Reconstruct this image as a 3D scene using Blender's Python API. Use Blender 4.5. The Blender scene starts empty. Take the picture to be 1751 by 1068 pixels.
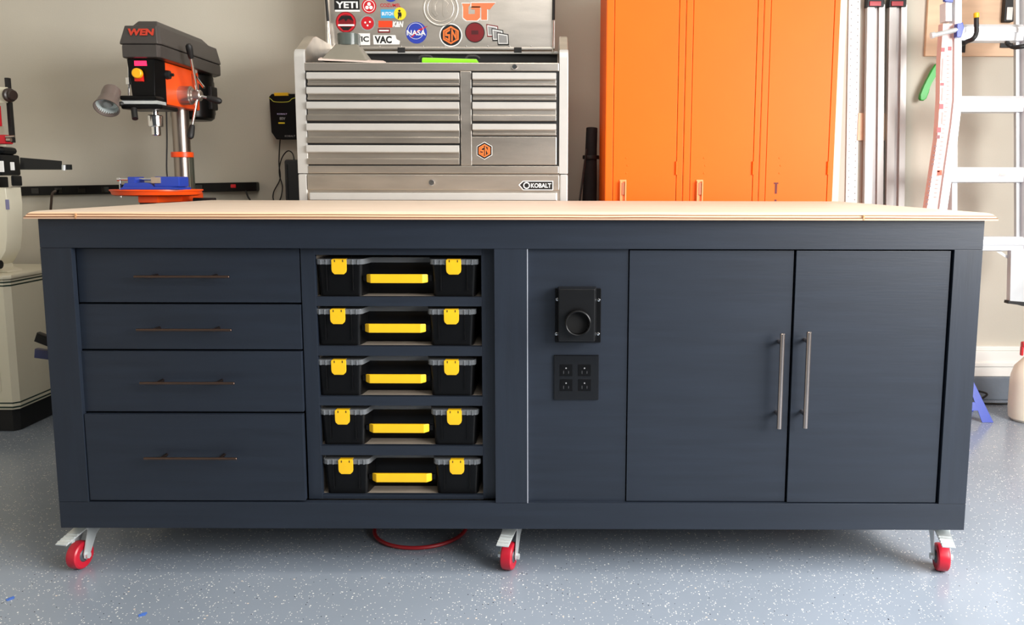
import bpy, bmesh, math, random
from math import sin, cos, pi, radians
from mathutils import Vector, Matrix
random.seed(7)
SC = bpy.context.scene
COL = SC.collection

# ------------------------------------------------------------------ camera
F, PX, PY = 1396.0, 939.35, 479.6
CAM = Vector((.1, -2.0713, 1.0527))
_p, _y, _r = .1234, -.0012, .002
_f = Vector((sin(_y)*cos(_p), cos(_y)*cos(_p), -sin(_p)))
_ri = Vector((cos(_y), -sin(_y), 0)); _up = _ri.cross(_f)
_R = cos(_r)*_ri + sin(_r)*_up; _U = -sin(_r)*_ri + cos(_r)*_up
cd = bpy.data.cameras.new('camera'); cam = bpy.data.objects.new('camera', cd); COL.objects.link(cam)
cd.sensor_fit = 'HORIZONTAL'; cd.sensor_width = 36; cd.lens = F/1751*36
cd.shift_x = (875.5-PX)/1751; cd.shift_y = (PY-534)/1751
M = Matrix((_R, _U, -_f)).transposed().to_4x4(); M.translation = CAM
cam.matrix_world = M
SC.camera = cam

def P(u, v, Y):            # the point at depth plane Y seen at photograph position (u, v)
    d = _f + _R*(u-PX)/F - _U*(v-PY)/F
    return CAM + d*((Y-CAM.y)/d.y)

# ------------------------------------------------------------------ light, exposure
SC.view_settings.view_transform = 'Standard'; SC.view_settings.look = 'None'
SC.view_settings.gamma = 1; SC.view_settings.use_curve_mapping = False
SC.view_settings.exposure = 0.0
w = bpy.data.worlds.new('world'); SC.world = w; w.use_nodes = True
w.node_tree.nodes['Background'].inputs[0].default_value = (.86, .93, 1, 1)
w.node_tree.nodes['Background'].inputs[1].default_value = .07

def area(name, loc, target, sx, sy, power, color):
    l = bpy.data.lights.new(name, 'AREA'); l.shape = 'RECTANGLE'; l.size = sx; l.size_y = sy
    l.energy = power; l.color = color
    o = bpy.data.objects.new(name, l); COL.objects.link(o); o.location = loc
    o.rotation_euler = (Vector(target)-Vector(loc)).to_track_quat('-Z', 'Y').to_euler()
    return o
area('daylight_garage_door', (2.7, -1.6, 1.62), (0, -1.1, .4), 2.8, 1.4, 290, (1, .985, .965))
area('added_overhead_fill', (1.5, -2.4, 2.93), (1.3, -1.2, 0), 2.6, .9, 48, (.97, .985, 1))  # added overhead panel brightening the floor before the bench; no door here
area('ceiling_lamp', (-.2, -.3, 2.95), (-.2, -.3, 0), 1.3, .5, 22, (1, .93, .82))

# ------------------------------------------------------------------ materials
MATS = {}
def srgb(r, g, b):
    f = lambda c: (c/255/12.92) if c/255 <= .04045 else ((c/255+.055)/1.055)**2.4
    return (f(r), f(g), f(b), 1)
def mat(name, c, rough=.5, metal=0, var=.06, scale=12, bump=0, bscale=60, spec=.5, emit=0, trans=0, aniso=None, coat=0):
    if name in MATS: return MATS[name]
    m = bpy.data.materials.new(name); m.use_nodes = True; MATS[name] = m
    n = m.node_tree.nodes; L = m.node_tree.links; b = n['Principled BSDF']
    col = srgb(*c)
    tc = n.new('ShaderNodeTexCoord'); mp = n.new('ShaderNodeMapping'); L.new(tc.outputs['Object'], mp.inputs[0])
    if aniso: mp.inputs['Scale'].default_value = aniso
    nz = n.new('ShaderNodeTexNoise'); nz.inputs['Scale'].default_value = scale; nz.inputs['Detail'].default_value = 4
    L.new(mp.outputs[0], nz.inputs['Vector'])
    rp = n.new('ShaderNodeValToRGB'); e = rp.color_ramp.elements
    e[0].position = .3; e[1].position = .7
    e[0].color = [x*(1-var) for x in col[:3]]+[1]; e[1].color = [min(1, x*(1+var)) for x in col[:3]]+[1]
    L.new(nz.outputs[0], rp.inputs[0]); L.new(rp.outputs[0], b.inputs['Base Color'])
    b.inputs['Roughness'].default_value = rough; b.inputs['Metallic'].default_value = metal
    b.inputs['Specular IOR Level'].default_value = spec
    b.inputs['Transmission Weight'].default_value = trans
    b.inputs['Coat Weight'].default_value = coat
    if emit: b.inputs['Emission Color'].default_value = col; b.inputs['Emission Strength'].default_value = emit
    if bump:
        n2 = n.new('ShaderNodeTexNoise'); n2.inputs['Scale'].default_value = bscale; n2.inputs['Detail'].default_value = 5
        L.new(mp.outputs[0], n2.inputs['Vector'])
        bp = n.new('ShaderNodeBump'); bp.inputs['Strength'].default_value = bump; bp.inputs['Distance'].default_value = .002
        L.new(n2.outputs[0], bp.inputs['Height']); L.new(bp.outputs[0], b.inputs['Normal'])
    return m

NAVY_H = mat('navy_paint_grain_across', (28, 35, 46), .42, 0, .12, 9, .08, 30, aniso=(.5, 1, 7))
NAVY_V = mat('navy_paint_grain_upright', (28, 35, 46), .42, 0, .12, 9, .08, 30, aniso=(7, 1, .5))
NAVY = mat('navy_paint', (28, 35, 46), .42, 0, .07, 5, .2, 50)
RAW = mat('raw_wood', (150, 138, 124), .7, 0, .12, 8, .2, 40, aniso=(1, 6, 1))
STEEL_D = mat('dark_brushed_steel', (185, 172, 164), .26, 1, .05)
STEEL = mat('brushed_stainless', (214, 207, 198), .33, 1, .14, 3, .12, 90, aniso=(1.2, 4, 6))
STEEL_L = mat('satin_aluminium', (196, 195, 192), .42, .4, .03, 10)
CHROME = mat('chrome', (225, 225, 225), .15, 1, .02)
ZINC = mat('zinc_plate', (214, 220, 220), .32, .5, .08, 30)
BLACKP = mat('black_plastic', (8, 8, 9), .32, 0, .1, 20, spec=.22)
BLACKM = mat('black_matte', (18, 18, 19), .55, 0, .1, 20)
BLACKG = mat('black_gloss', (9, 9, 11), .1, 0, .05)
YEL = mat('yellow_plastic', (236, 186, 26), .38, 0, .05, 20)
CLEAR = mat('clear_plastic', (190, 195, 200), .12, 0, .03, trans=.75)
REDW = mat('red_polyurethane', (180, 24, 44), .35, 0, .06)
ORANGE = mat('locker_orange_paint', (240, 98, 6), .5, 0, .03, 4, spec=.25)
ORANGE_D = mat('orange_cast_paint', (250, 82, 18), .35, 0, .05, 4)
CHARC = mat('charcoal_plastic', (62, 58, 56), .36, 0, .06, 20)
CREAM = mat('cream_paint', (224, 218, 196), .35, 0, .02, 4)
BLUE = mat('blue_enamel', (42, 66, 165), .35, 0, .05)
PINE = mat('light_board', (224, 190, 158), .6, 0, .08, 5, .1, 40, aniso=(1, 1, 6))
WHITE = mat('white_vinyl', (238, 238, 236), .45, 0, .01)
WHITEP = mat('white_trim_paint', (236, 234, 228), .4, 0, .01)
RED = mat('red_print', (196, 24, 38), .4, 0, .03)
DRED = mat('dark_red_print', (120, 14, 24), .4, 0, .03)
PINK = mat('pink_label', (232, 184, 178), .5, 0, .04)
GREEN = mat('green_plastic', (34, 165, 52), .4, 0, .04)
LIME = mat('lime_plastic', (140, 230, 40), .4, 0, .04)
DGREEN = mat('dark_pinstripe', (30, 52, 42), .4, 0, .02)
BLUEP = mat('blue_print', (38, 60, 168), .45, 0, .02)
SKYB = mat('sky_blue_print', (60, 164, 214), .45, 0, .02)
YELP = mat('yellow_print', (240, 214, 40), .45, 0, .02)
ORP = mat('orange_print', (234, 116, 50), .45, 0, .02)
ORW = mat('white_edge_orange', (240, 150, 70), .45, 0, .02)
GREYP = mat('grey_print', (150, 150, 150), .45, 0, .02)
BLACKV = mat('black_vinyl', (16, 16, 17), .45, 0, .02)
GREYH = mat('grey_moulded_plastic', (128, 124, 112), .5, 0, .05)
JUG = mat('milky_plastic', (242, 236, 218), .4, 0, .02, trans=.15)
NAVYG = mat('navy_grip', (30, 36, 74), .4, 0, .02)
GLOWR = mat('red_digits', (255, 40, 90), .4, 0, .01, emit=1.2)
LAMPIN = mat('lamp_reflector', (205, 215, 215), .3, .3, .02)

def ply_edge():
    m = bpy.data.materials.new('plywood'); m.use_nodes = True
    n = m.node_tree.nodes; L = m.node_tree.links; b = n['Principled BSDF']
    tc = n.new('ShaderNodeTexCoord'); sep = n.new('ShaderNodeSeparateXYZ'); L.new(tc.outputs['Object'], sep.inputs[0])
    mp = n.new('ShaderNodeMapping'); mp.inputs['Scale'].default_value = (1, 8, 8); L.new(tc.outputs['Object'], mp.inputs[0])
    nz = n.new('ShaderNodeTexNoise'); nz.inputs['Scale'].default_value = 5; nz.inputs['Detail'].default_value = 5
    L.new(mp.outputs[0], nz.inputs['Vector'])
    # veneer layers: the height in the sheet picks the ply
    ma = n.new('ShaderNodeMath'); ma.operation = 'MULTIPLY_ADD'; ma.inputs[1].default_value = .0022; L.new(nz.outputs[0], ma.inputs[0]); L.new(sep.outputs['Z'], ma.inputs[2])
    dv = n.new('ShaderNodeMapRange'); dv.inputs[1].default_value = .953; dv.inputs[2].default_value = .973; L.new(ma.outputs[0], dv.inputs[0])
    rp = n.new('ShaderNodeValToRGB'); cr = rp.color_ramp
    cols = [(0, (196, 160, 134)), (.18, (206, 170, 140)), (.22, (118, 78, 54)), (.33, (118, 78, 54)), (.37, (226, 188, 152)), (.48, (230, 194, 158)), (.53, (128, 84, 58)), (.62, (128, 84, 58)), (.66, (228, 194, 158)), (.8, (232, 200, 168)), (.86, (186, 144, 108)), (.93, (224, 200, 174))]
    cr.elements[0].position = 0; cr.elements[0].color = srgb(*cols[0][1])
    cr.elements[1].position = 1; cr.elements[1].color = srgb(240, 220, 194)
    for p, c in cols[1:]:
        e = cr.elements.new(p); e.color = srgb(*c)
    L.new(dv.outputs[0], rp.inputs[0])
    # face veneer
    mp2 = n.new('ShaderNodeMapping'); mp2.inputs['Scale'].default_value = (.6, 9, 1); L.new(tc.outputs['Object'], mp2.inputs[0])
    n2 = n.new('ShaderNodeTexNoise'); n2.inputs['Scale'].default_value = 6; n2.inputs['Detail'].default_value = 5; n2.inputs['Distortion'].default_value = .6
    L.new(mp2.outputs[0], n2.inputs['Vector'])
    r2 = n.new('ShaderNodeValToRGB'); r2.color_ramp.elements[0].position = .3; r2.color_ramp.elements[0].color = srgb(208, 188, 168)
    r2.color_ramp.elements[1].position = .65; r2.color_ramp.elements[1].color = srgb(222, 206, 188)
    L.new(n2.outputs[0], r2.inputs[0])
    g = n.new('ShaderNodeNewGeometry'); sg = n.new('ShaderNodeSeparateXYZ'); L.new(g.outputs['True Normal'], sg.inputs[0])
    gt = n.new('ShaderNodeMath'); gt.operation = 'GREATER_THAN'; gt.inputs[1].default_value = .97; L.new(sg.outputs['Z'], gt.inputs[0])
    mx = n.new('ShaderNodeMix'); mx.data_type = 'RGBA'
    L.new(gt.outputs[0], mx.inputs[0]); L.new(rp.outputs[0], mx.inputs[6]); L.new(r2.outputs[0], mx.inputs[7])
    L.new(mx.outputs[2], b.inputs['Base Color']); b.inputs['Roughness'].default_value = .5
    return m
PLY = ply_edge()

def floor_mat():
    m = bpy.data.materials.new('flecked_grey_epoxy'); m.use_nodes = True
    n = m.node_tree.nodes; L = m.node_tree.links; b = n['Principled BSDF']
    tc = n.new('ShaderNodeTexCoord')
    base = n.new('ShaderNodeTexNoise'); base.inputs['Scale'].default_value = 1.7; base.inputs['Detail'].default_value = 6
    L.new(tc.outputs['Object'], base.inputs['Vector'])
    r0 = n.new('ShaderNodeValToRGB'); r0.color_ramp.elements[0].position = .3; r0.color_ramp.elements[0].color = srgb(126, 136, 148)
    r0.color_ramp.elements[1].position = .7; r0.color_ramp.elements[1].color = srgb(137, 147, 160)
    L.new(base.outputs[0], r0.inputs[0])
    cur = r0.outputs[0]
    dens = n.new('ShaderNodeTexNoise'); dens.inputs['Scale'].default_value = 3.2; dens.inputs['Detail'].default_value = 3
    L.new(tc.outputs['Object'], dens.inputs['Vector'])
    for sc_, rad, keep, col, dn in ((95, .20, .85, (236, 236, 232), .28), (170, .24, .74, (228, 228, 226), .45), (75, .13, .84, (40, 44, 56), 0), (52, .13, .93, (222, 206, 190), .1)):
        v = n.new('ShaderNodeTexVoronoi'); v.inputs['Scale'].default_value = sc_; L.new(tc.outputs['Object'], v.inputs['Vector'])
        lt = n.new('ShaderNodeMath'); lt.operation = 'LESS_THAN'; lt.inputs[1].default_value = rad; L.new(v.outputs['Distance'], lt.inputs[0])
        sp = n.new('ShaderNodeSeparateColor'); L.new(v.outputs['Color'], sp.inputs[0])
        add = n.new('ShaderNodeMath'); add.operation = 'MULTIPLY_ADD'; add.inputs[1].default_value = dn
        L.new(dens.outputs[0], add.inputs[0]); L.new(sp.outputs[0], add.inputs[2])
        gt = n.new('ShaderNodeMath'); gt.operation = 'GREATER_THAN'; gt.inputs[1].default_value = keep+dn*.5; L.new(add.outputs[0], gt.inputs[0])
        mu = n.new('ShaderNodeMath'); mu.operation = 'MULTIPLY'; L.new(lt.outputs[0], mu.inputs[0]); L.new(gt.outputs[0], mu.inputs[1])
        mx = n.new('ShaderNodeMix'); mx.data_type = 'RGBA'; L.new(mu.outputs[0], mx.inputs[0]); L.new(cur, mx.inputs[6]); mx.inputs[7].default_value = srgb(*col)
        cur = mx.outputs[2]
    L.new(cur, b.inputs['Base Color'])
    b.inputs['Roughness'].default_value = .2
    bn = n.new('ShaderNodeTexNoise'); bn.inputs['Scale'].default_value = 14; L.new(tc.outputs['Object'], bn.inputs['Vector'])
    bp = n.new('ShaderNodeBump'); bp.inputs['Strength'].default_value = .12; bp.inputs['Distance'].default_value = .004
    L.new(bn.outputs[0], bp.inputs['Height']); L.new(bp.outputs[0], b.inputs['Normal'])
    return m
FLOOR = floor_mat()
WALL = mat('beige_wall_paint', (198, 192, 178), .8, 0, .015, 2, .15, 160)
CEIL = mat('white_ceiling_paint', (222, 218, 210), .9, 0, .01)
STEM = mat('grey_painted_concrete', (108, 116, 126), .35, 0, .12, 6, .9, 25)

# ------------------------------------------------------------------ mesh helpers
class MB:
    def __init__(s): s.bm = bmesh.new()
    def _add(s, verts, faces):
        vs = [s.bm.verts.new(v) for v in verts]
        fs = []
        for f in faces:
            try: fs.append(s.bm.faces.new([vs[i] for i in f]))
            except ValueError: pass
        return vs, fs
    def hexa(s, pts, bev=0, seg=2):      # 8 points: bottom ring 0-3, top ring 4-7
        vs, fs = s._add(pts, [(3, 2, 1, 0), (4, 5, 6, 7), (0, 1, 5, 4), (1, 2, 6, 5), (2, 3, 7, 6), (3, 0, 4, 7)])
        if bev > 0:
            es = list({e for f in fs for e in f.edges})
            bmesh.ops.bevel(s.bm, geom=es, offset=bev, segments=seg, affect='EDGES', profile=.5, clamp_overlap=True)
        return s
    def box(s, x0, x1, y0, y1, z0, z1, bev=0, seg=2):
        x0, x1 = sorted((x0, x1)); y0, y1 = sorted((y0, y1)); z0, z1 = sorted((z0, z1))
        return s.hexa([(x0, y0, z0), (x1, y0, z0), (x1, y1, z0), (x0, y1, z0), (x0, y0, z1), (x1, y0, z1), (x1, y1, z1), (x0, y1, z1)], bev, seg)
    def prism(s, poly, a, b, axis='y', bev=0):   # poly of 2D points extruded along the axis
        def mk(p, t):
            return {'y': (p[0], t, p[1]), 'x': (t, p[0], p[1]), 'z': (p[0], p[1], t)}[axis]
        n = len(poly)
        vs = [mk(p, a) for p in poly]+[mk(p, b) for p in poly]
        _, fs = s._add(vs, [tuple(range(n)), tuple(range(2*n-1, n-1, -1))]+[(i, i+n, (i+1) % n+n, (i+1) % n) for i in range(n)])
        if bev > 0:
            es = list({e for f in fs[:2] for e in f.edges})
            bmesh.ops.bevel(s.bm, geom=es, offset=bev, segments=2, affect='EDGES', profile=.5, clamp_overlap=True)
        return s
    def cyl(s, p, q, r, r2=None, n=24, bev=0):
        p = Vector(p); q = Vector(q); r2 = r if r2 is None else r2
        return s.lathe(p, q-p, [(0, 0), (r-bev, 0), (r, bev), (r2, (q-p).length-bev), (r2-bev, (q-p).length), (0, (q-p).length)] if bev else [(0, 0), (r, 0), (r2, (q-p).length), (0, (q-p).length)], n)
    def lathe(s, base, axis, prof, n=32):       # prof: (radius, height) pairs
        base = Vector(base); ax = Vector(axis).normalized()
        t = Vector((1, 0, 0)) if abs(ax.x) < .9 else Vector((0, 1, 0))
        u = ax.cross(t).normalized(); v = ax.cross(u)
        rings = []
        for r, h in prof:
            c = base+ax*h
            if r < 1e-7: rings.append([s.bm.verts.new(c)])
            else: rings.append([s.bm.verts.new(c+u*r*cos(2*pi*i/n)+v*r*sin(2*pi*i/n)) for i in range(n)])
        for A, B in zip(rings, rings[1:]):
            if len(A) == 1 and len(B) == 1: continue
            for i in range(n):
                j = (i+1) % n
                if len(A) == 1: f = (A[0], B[j], B[i])
                elif len(B) == 1: f = (A[i], A[j], B[0])
                else: f = (A[i], A[j], B[j], B[i])
                try: s.bm.faces.new(f)
                except ValueError: pass
        return s
    def tube(s, pts, r, n=10, closed=False, smooth=True):
        pts = [Vector(p) for p in pts]
        if smooth and len(pts) > 2: pts = catmull(pts, closed)
        rs = r if isinstance(r, list) else [r]*len(pts)
        if len(rs) != len(pts): rs = [rs[min(len(rs)-1, int(i*len(rs)/len(pts)))] for i in range(len(pts))]
        N = len(pts); rings = []; u = None
        for i, p in enumerate(pts):
            a = pts[i-1] if (i > 0 or closed) else p; b = pts[(i+1) % N] if (i < N-1 or closed) else p
            t = (b-a).normalized()
            if u is None:
                k = Vector((0, 0, 1)) if abs(t.z) < .9 else Vector((1, 0, 0)); u = t.cross(k).normalized()
            else: u = (u-t*u.dot(t)).normalized()
            v = t.cross(u)
            rings.append([s.bm.verts.new(p+(u*cos(2*pi*k/n)+v*sin(2*pi*k/n))*rs[i]) for k in range(n)])
        R = list(zip(rings, rings[1:]))+([(rings[-1], rings[0])] if closed else [])
        for A, B in R:
            for k in range(n): s.bm.faces.new((A[k], A[(k+1) % n], B[(k+1) % n], B[k]))
        if not closed:
            s.bm.faces.new(rings[0][::-1]); s.bm.faces.new(rings[-1])
        return s
    def xf(s, mtx):
        bmesh.ops.transform(s.bm, matrix=mtx, verts=s.bm.verts); return s
    def build(s, name, m, parent=None, smooth=True, angle=35):
        bmesh.ops.recalc_face_normals(s.bm, faces=s.bm.faces)
        me = bpy.data.meshes.new(name); s.bm.to_mesh(me); s.bm.free()
        me.materials.append(m)
        if smooth:
            me.polygons.foreach_set('use_smooth', [True]*len(me.polygons))
            try: me.set_sharp_from_angle(angle=radians(angle))
            except Exception: pass
        o = bpy.data.objects.new(name, me); COL.objects.link(o)
        if smooth:
            wn = o.modifiers.new('face_weighted_normals', 'WEIGHTED_NORMAL'); wn.keep_sharp = True; wn.weight = 100
        if parent is not None:
            o.parent = parent
            base = Vector((0, 0, 0)); q = parent
            while q is not None: base += Vector(q.location); q = q.parent
            me.transform(Matrix.Translation(-base))     # meshes are written in world space, stored about the thing's base
        return o
def catmull(p, closed=False, k=6):
    out = []; n = len(p)
    for i in range(n if closed else n-1):
        a = p[(i-1) % n] if (closed or i > 0) else p[i]; b = p[i]; c = p[(i+1) % n]; d = p[(i+2) % n] if (closed or i+2 < n) else c
        for j in range(k):
            t = j/k
            out.append(.5*((2*b)+(c-a)*t+(2*a-5*b+4*c-d)*t*t+(3*b-3*c+d-a)*t**3))
    if not closed: out.append(p[-1])
    return out
def thing(name, label, cat, loc=(0, 0, 0), group=None):
    o = bpy.data.objects.new(name, None); COL.objects.link(o); o.empty_display_size = .05
    o.location = loc; o['label'] = label; o['category'] = cat
    if group: o['group'] = group
    return o
def tag(o, label, cat, group=None):
    o['label'] = label; o['category'] = cat
    if group: o['group'] = group
    return o
def struct(name, mb, m):
    o = mb.build(name, m); o['kind'] = 'structure'; return o
def dup(root, loc, label=None, name=None):
    r = root.copy(); COL.objects.link(r); r.location = loc
    if label: r['label'] = label
    for ch in list(root.children):
        c = ch.copy(); COL.objects.link(c); c.parent = r
        for g in list(ch.children):
            d = g.copy(); COL.objects.link(d); d.parent = c
    return r
def text_mb(s, x0, x1, z0, z1, y, depth=.0006, bold=0.0, rot=0, shear=0):   # letters facing the camera side, fitted to a rectangle
    cu = bpy.data.curves.new('lettering', 'FONT'); cu.body = s; cu.extrude = .001; cu.offset = bold; cu.shear = shear; cu.resolution_u = 3
    o = bpy.data.objects.new('lettering', cu); COL.objects.link(o)
    dg = bpy.context.evaluated_depsgraph_get(); dg.update()
    me = bpy.data.meshes.new_from_object(o.evaluated_get(dg))
    bpy.data.objects.remove(o)
    xs = [v.co.x for v in me.vertices]; ys = [v.co.y for v in me.vertices]
    ax, bx, ay, by = min(xs), max(xs), min(ys), max(ys)
    mb = MB(); mb.bm.from_mesh(me); bpy.data.meshes.remove(me)
    for v in mb.bm.verts:
        x = x0+(v.co.x-ax)/(bx-ax)*(x1-x0); z = z0+(v.co.y-ay)/(by-ay)*(z1-z0); yy = y-depth*(1 if v.co.z > 0 else 0)
        v.co = (x, yy, z)
    return mb
def mirror_text(): pass

# ------------------------------------------------------------------ room
WY = 1.8
struct('floor', MB().box(-3.2, 2.8, -5, WY+.15, -.1, 0), FLOOR)
struct('wall_back', MB().box(-3.2, 2.8, WY, WY+.12, .26, 3.0), WALL)
struct('trim_1', MB().box(-3.2, 2.8, WY-.03, WY+.12, 0, .115, .008), STEM)
struct('baseboard_back', MB().box(-3.2, 2.8, WY-.026, WY, .115, .24, .004).box(-3.2, 2.8, WY-.034, WY, .165, .185, .004).box(-3.2, 2.8, WY-.02, WY+.12, .24, .262, .004), WHITEP)
struct('wall_left', MB().box(-3.32, -3.2, -5, WY+.12, 0, 3.0), WALL)
struct('ceiling', MB().box(-3.32, 2.92, -5, WY+.12, 3.0, 3.1), CEIL)
struct('wall_right', MB().prism([(-5, 0), (-3.4, 0), (-3.4, 2.4), (0, 2.4), (0, 0), (WY+.12, 0), (WY+.12, 3.0), (-5, 3.0)], 2.8, 2.92, 'x'), WALL)

# ------------------------------------------------------------------ workbench
ZB, ZT, ZTOP = .131, .952, .9715
D = 1.02
W2 = 1.2
wb = thing('workbench', 'long navy painted rolling workbench with plywood top and red casters', 'workbench', (0, .5, 0))
OT, OB = .877, .203            # opening top and bottom
XL, XCL, XCR, XR = -1.121, -.0435, .04, 1.128
# top: plywood sheet with a rounded-over, stepped front and ends
def top_profile():
    prof = []
    o, i = 0, 0
    return prof
mb = MB()
rings = [(.000, ZT), (.0, ZT+.005), (.003, ZT+.0065), (.0035, ZT+.008), (.006, ZT+.0125), (.012, ZT+.0168), (.02, ZTOP-.0008), (.026, ZTOP)]
OV = .022
RR = []
for ins, z in rings:
    RR.append([mb.bm.verts.new(c) for c in ((-W2-OV+ins, -OV+ins, z), (W2+OV-ins, -OV+ins, z), (W2+OV-ins, 1.085-ins, z), (-W2-OV+ins, 1.085-ins, z))])
for A, B in zip(RR, RR[1:]):
    for i in range(4): mb.bm.faces.new((A[i], A[(i+1) % 4], B[(i+1) % 4], B[i]))
mb.bm.faces.new(RR[0][::-1]); mb.bm.faces.new(RR[-1])
tt = mb.build('tabletop', PLY, wb, angle=20); tt['label'] = 'natural plywood top'
for (xa) in (-1.093, .883):
    MB().box(xa, xa+.0035, -OV-.0008, -OV+.004, ZT+.0005, ZT+.0135).build('seam', mat('glue_seam', (190, 140, 96), .6), tt)
MB().box(-W2, W2, 0, .019, OT, ZT-.0005, .0012).build('top_rail', NAVY_H, wb)
MB().box(-W2, W2, 0, .019, ZB, OB, .0012).build('bottom_rail', NAVY_H, wb)
for a, b in ((-W2, XL), (XCL, XCR), (XR, W2)):
    MB().box(a, b, 0, .019, OB+.0004, OT-.0004, .001).build('stile', NAVY_V, wb)
# carcass: ends, back, bottom, dividers
MB().box(-W2, -W2+.018, .0195, D, ZB, ZT-.001).build('end_panel', NAVY_V, wb)
MB().box(W2-.018, W2, .0195, D, ZB, ZT-.001).build('end_panel', NAVY_V, wb)
MB().box(-W2+.018, W2-.018, D-.02, D, ZB, ZT-.001).build('back_panel', NAVY, wb)
MB().box(-W2+.018, W2-.018, .0195, D-.02, ZB+.002, ZB+.02).build('bottom_panel', RAW, wb)
# drawers
XD0, XD1 = -1.124, -.5475
rows = [(.7335, .874, .0255), (.611, .729, .020), (.4455, .6065, .0135), (.2065, .441, .0035)]
hand = [(229, 474, 392, 472), (233, 564, 396, 564), (239, 654.5, 401, 655.5), (246, 782.5, 405, 785)]
for (z0, z1, rec), (hx0, hy0, hx1, hy1) in zip(rows, hand):
    x0 = XD0 if rec > .01 else XL+.002
    d = MB().box(x0, XD1, rec, rec+.018, z0, z1, .0012).box(x0+.02, XD1-.02, rec+.018, .46, z0+.015, z1-.03).build('drawer', NAVY_H, wb)
    yb = rec-.03
    a = P(hx0, (hy0+hy1)/2, yb); b = P(hx1, (hy0+hy1)/2, yb)
    z = (a.z+b.z)/2
    h = MB().cyl((a.x, yb, z), (b.x, yb, z), .0036, n=20, bev=.0006)
    for x in (a.x+.045, b.x-.045): h.cyl((x, yb, z), (x, rec+.001, z), .0045, n=12)
    h.build('handle', mat('bronze_dark_steel', (112, 92, 82), .28, 1, .04), d)
# face strips left and right of the organiser rack
RY = .024
XO0, XO1 = -.508, -.079
MB().box(XD1+.003, XO0, RY, RY+.018, OB, OT+.01, .001).build('rack_side', NAVY_V, wb)
MB().box(XO1, -.03, RY+.006, RY+.024, OB, OT+.01, .001).build('rack_side', NAVY_V, wb)
def zof(v, Y=.03, u=680): return P(u, v, Y).z
# rack openings, from top to bottom (photograph rows)
open_rows = [(436, 507.5), (523.5, 592), (608.5, 678), (693.5, 762.5), (778.5, 846.5)]
zr = [(zof(a, RY), zof(b, RY)) for a, b in open_rows]
MB().box(XO0-.002, XO1+.001, RY+.001, RY+.019, zr[0][0], OT+.01, .001).build('rack_header', NAVY_H, wb)
for i in range(4):
    MB().box(XO0-.002, XO1+.001, RY+.001, RY+.019, zr[i+1][0], zr[i][1], .001).build('shelf_edge', NAVY_H, wb)
MB().box(XO0-.002, XO1+.001, RY+.001, RY+.019, OB, zr[4][1], .001).build('shelf_edge', NAVY_H, wb)
for i in range(5):
    s = MB().box(XO0-.012, XO1+.012, RY+.0195, .42, zr[i][1]-.019, zr[i][1]-.0005).build('shelf', RAW, wb)
    s['label'] = 'unpainted wooden shelf'
for x0, x1 in ((XO0-.018, XO0-.004), (XO1+.004, XO1+.018)):
    dd = MB().box(x0, x1, RY+.0195, .45, OB, OT).build('rack_partition', RAW if x0 < -.4 else NAVY_V, wb)
MB().box(XO0-.004, XO1+.004, .43, .445, OB, OT).build('rack_back', BLACKM, wb)
# fixed panel and two doors
XPD = .3013; XDD = .7262
PR = .0135
pn = MB().box(XCR-.004, XPD-.001, PR, PR+.018, OB-.002, OT+.002, .0006).build('front_panel', NAVY_H, wb)
MB().box(XCR+.0005, XCR+.0022, .0005, PR, OB, OT-.001).build('edge_strip', mat('pale_edge', (168, 172, 182), .5), pn)  # narrow strip along the centre stile, paler than the navy
for x0, x1, rec, hp in ((XPD+.0015, XDD-.003, .010, (1340, 570, 1330.5, 733)), (XDD+.002, XR-.006, .0055, (1384, 567, 1376.5, 732))):
    d = MB().box(x0, x1, rec, rec+.018, OB+.002, OT-.0035, .001).build('door', NAVY_H, wb)
    yb = rec-.034
    a = P(hp[0], hp[1], yb); b = P(hp[2], hp[3], yb); x = (a.x+b.x)/2
    h = MB().cyl((x, yb, b.z), (x, yb, a.z), .0062, n=24, bev=.001)
    for z in (a.z-.027, b.z+.035): h.cyl((x, yb, z), (x, rec+.001, z), .0052, n=14)
    h.build('handle', STEEL_D, d)
MB().box(XPD-.03, XPD-.012, .034, .5, OB, OT).build('partition', NAVY, wb)
# dust port on the panel
q0 = P(948, 491, -.004); q1 = P(1025, 587, -.004)
dp = MB().box(q0.x+.002, q1.x+.004, PR-.007, PR, q1.z, q0.z-.004, .002).build('dust_port', BLACKP, wb)
b0 = P(955, 494, -.028); b1 = P(1017, 584, -.028)
m_ = MB()
m_.hexa([(b0.x-.002, PR-.007, b1.z-.003), (b1.x+.006, PR-.007, b1.z-.003), (b1.x+.006, PR-.007, b0.z+.003), (b0.x-.002, PR-.007, b0.z+.003),
         (b0.x, -.028, b1.z), (b1.x, -.028, b1.z), (b1.x, -.028, b0.z), (b0.x, -.028, b0.z)], .003)
m_.build('housing', mat('port_plastic', (13, 13, 14), .3), dp)
c = P(988, 551, -.03)
MB().lathe((c.x, -.0275, c.z), (0, -1, 0), [(.033, 0), (.033, .018), (.0305, .0195), (.0285, .0185), (.0285, .002), (0, .0015)], 40).build('hose_inlet', BLACKP, dp)
MB().cyl((c.x, -.0277, c.z), (c.x, -.0297, c.z), .0284, n=32).build('inlet_opening', mat('deep_black', (4, 4, 4), .9), dp)
for u, v in ((953, 512), (1023.5, 513), (951.5, 571), (1022.5, 571)):
    s = P(u, v, PR-.009)
    MB().lathe((s.x, PR-.007, s.z), (0, -1, 0), [(.0045, 0), (.0045, .0015), (.003, .0035), (0, .0042)], 14).build('screw', CHROME, dp)
q0 = P(947, 606.5, PR-.004); q1 = P(1023.5, 683.5, PR-.004)
ol = MB().box(q0.x, q1.x, PR-.006, PR, q1.z, q0.z, .002).build('outlet_plate', BLACKG, wb)
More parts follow.
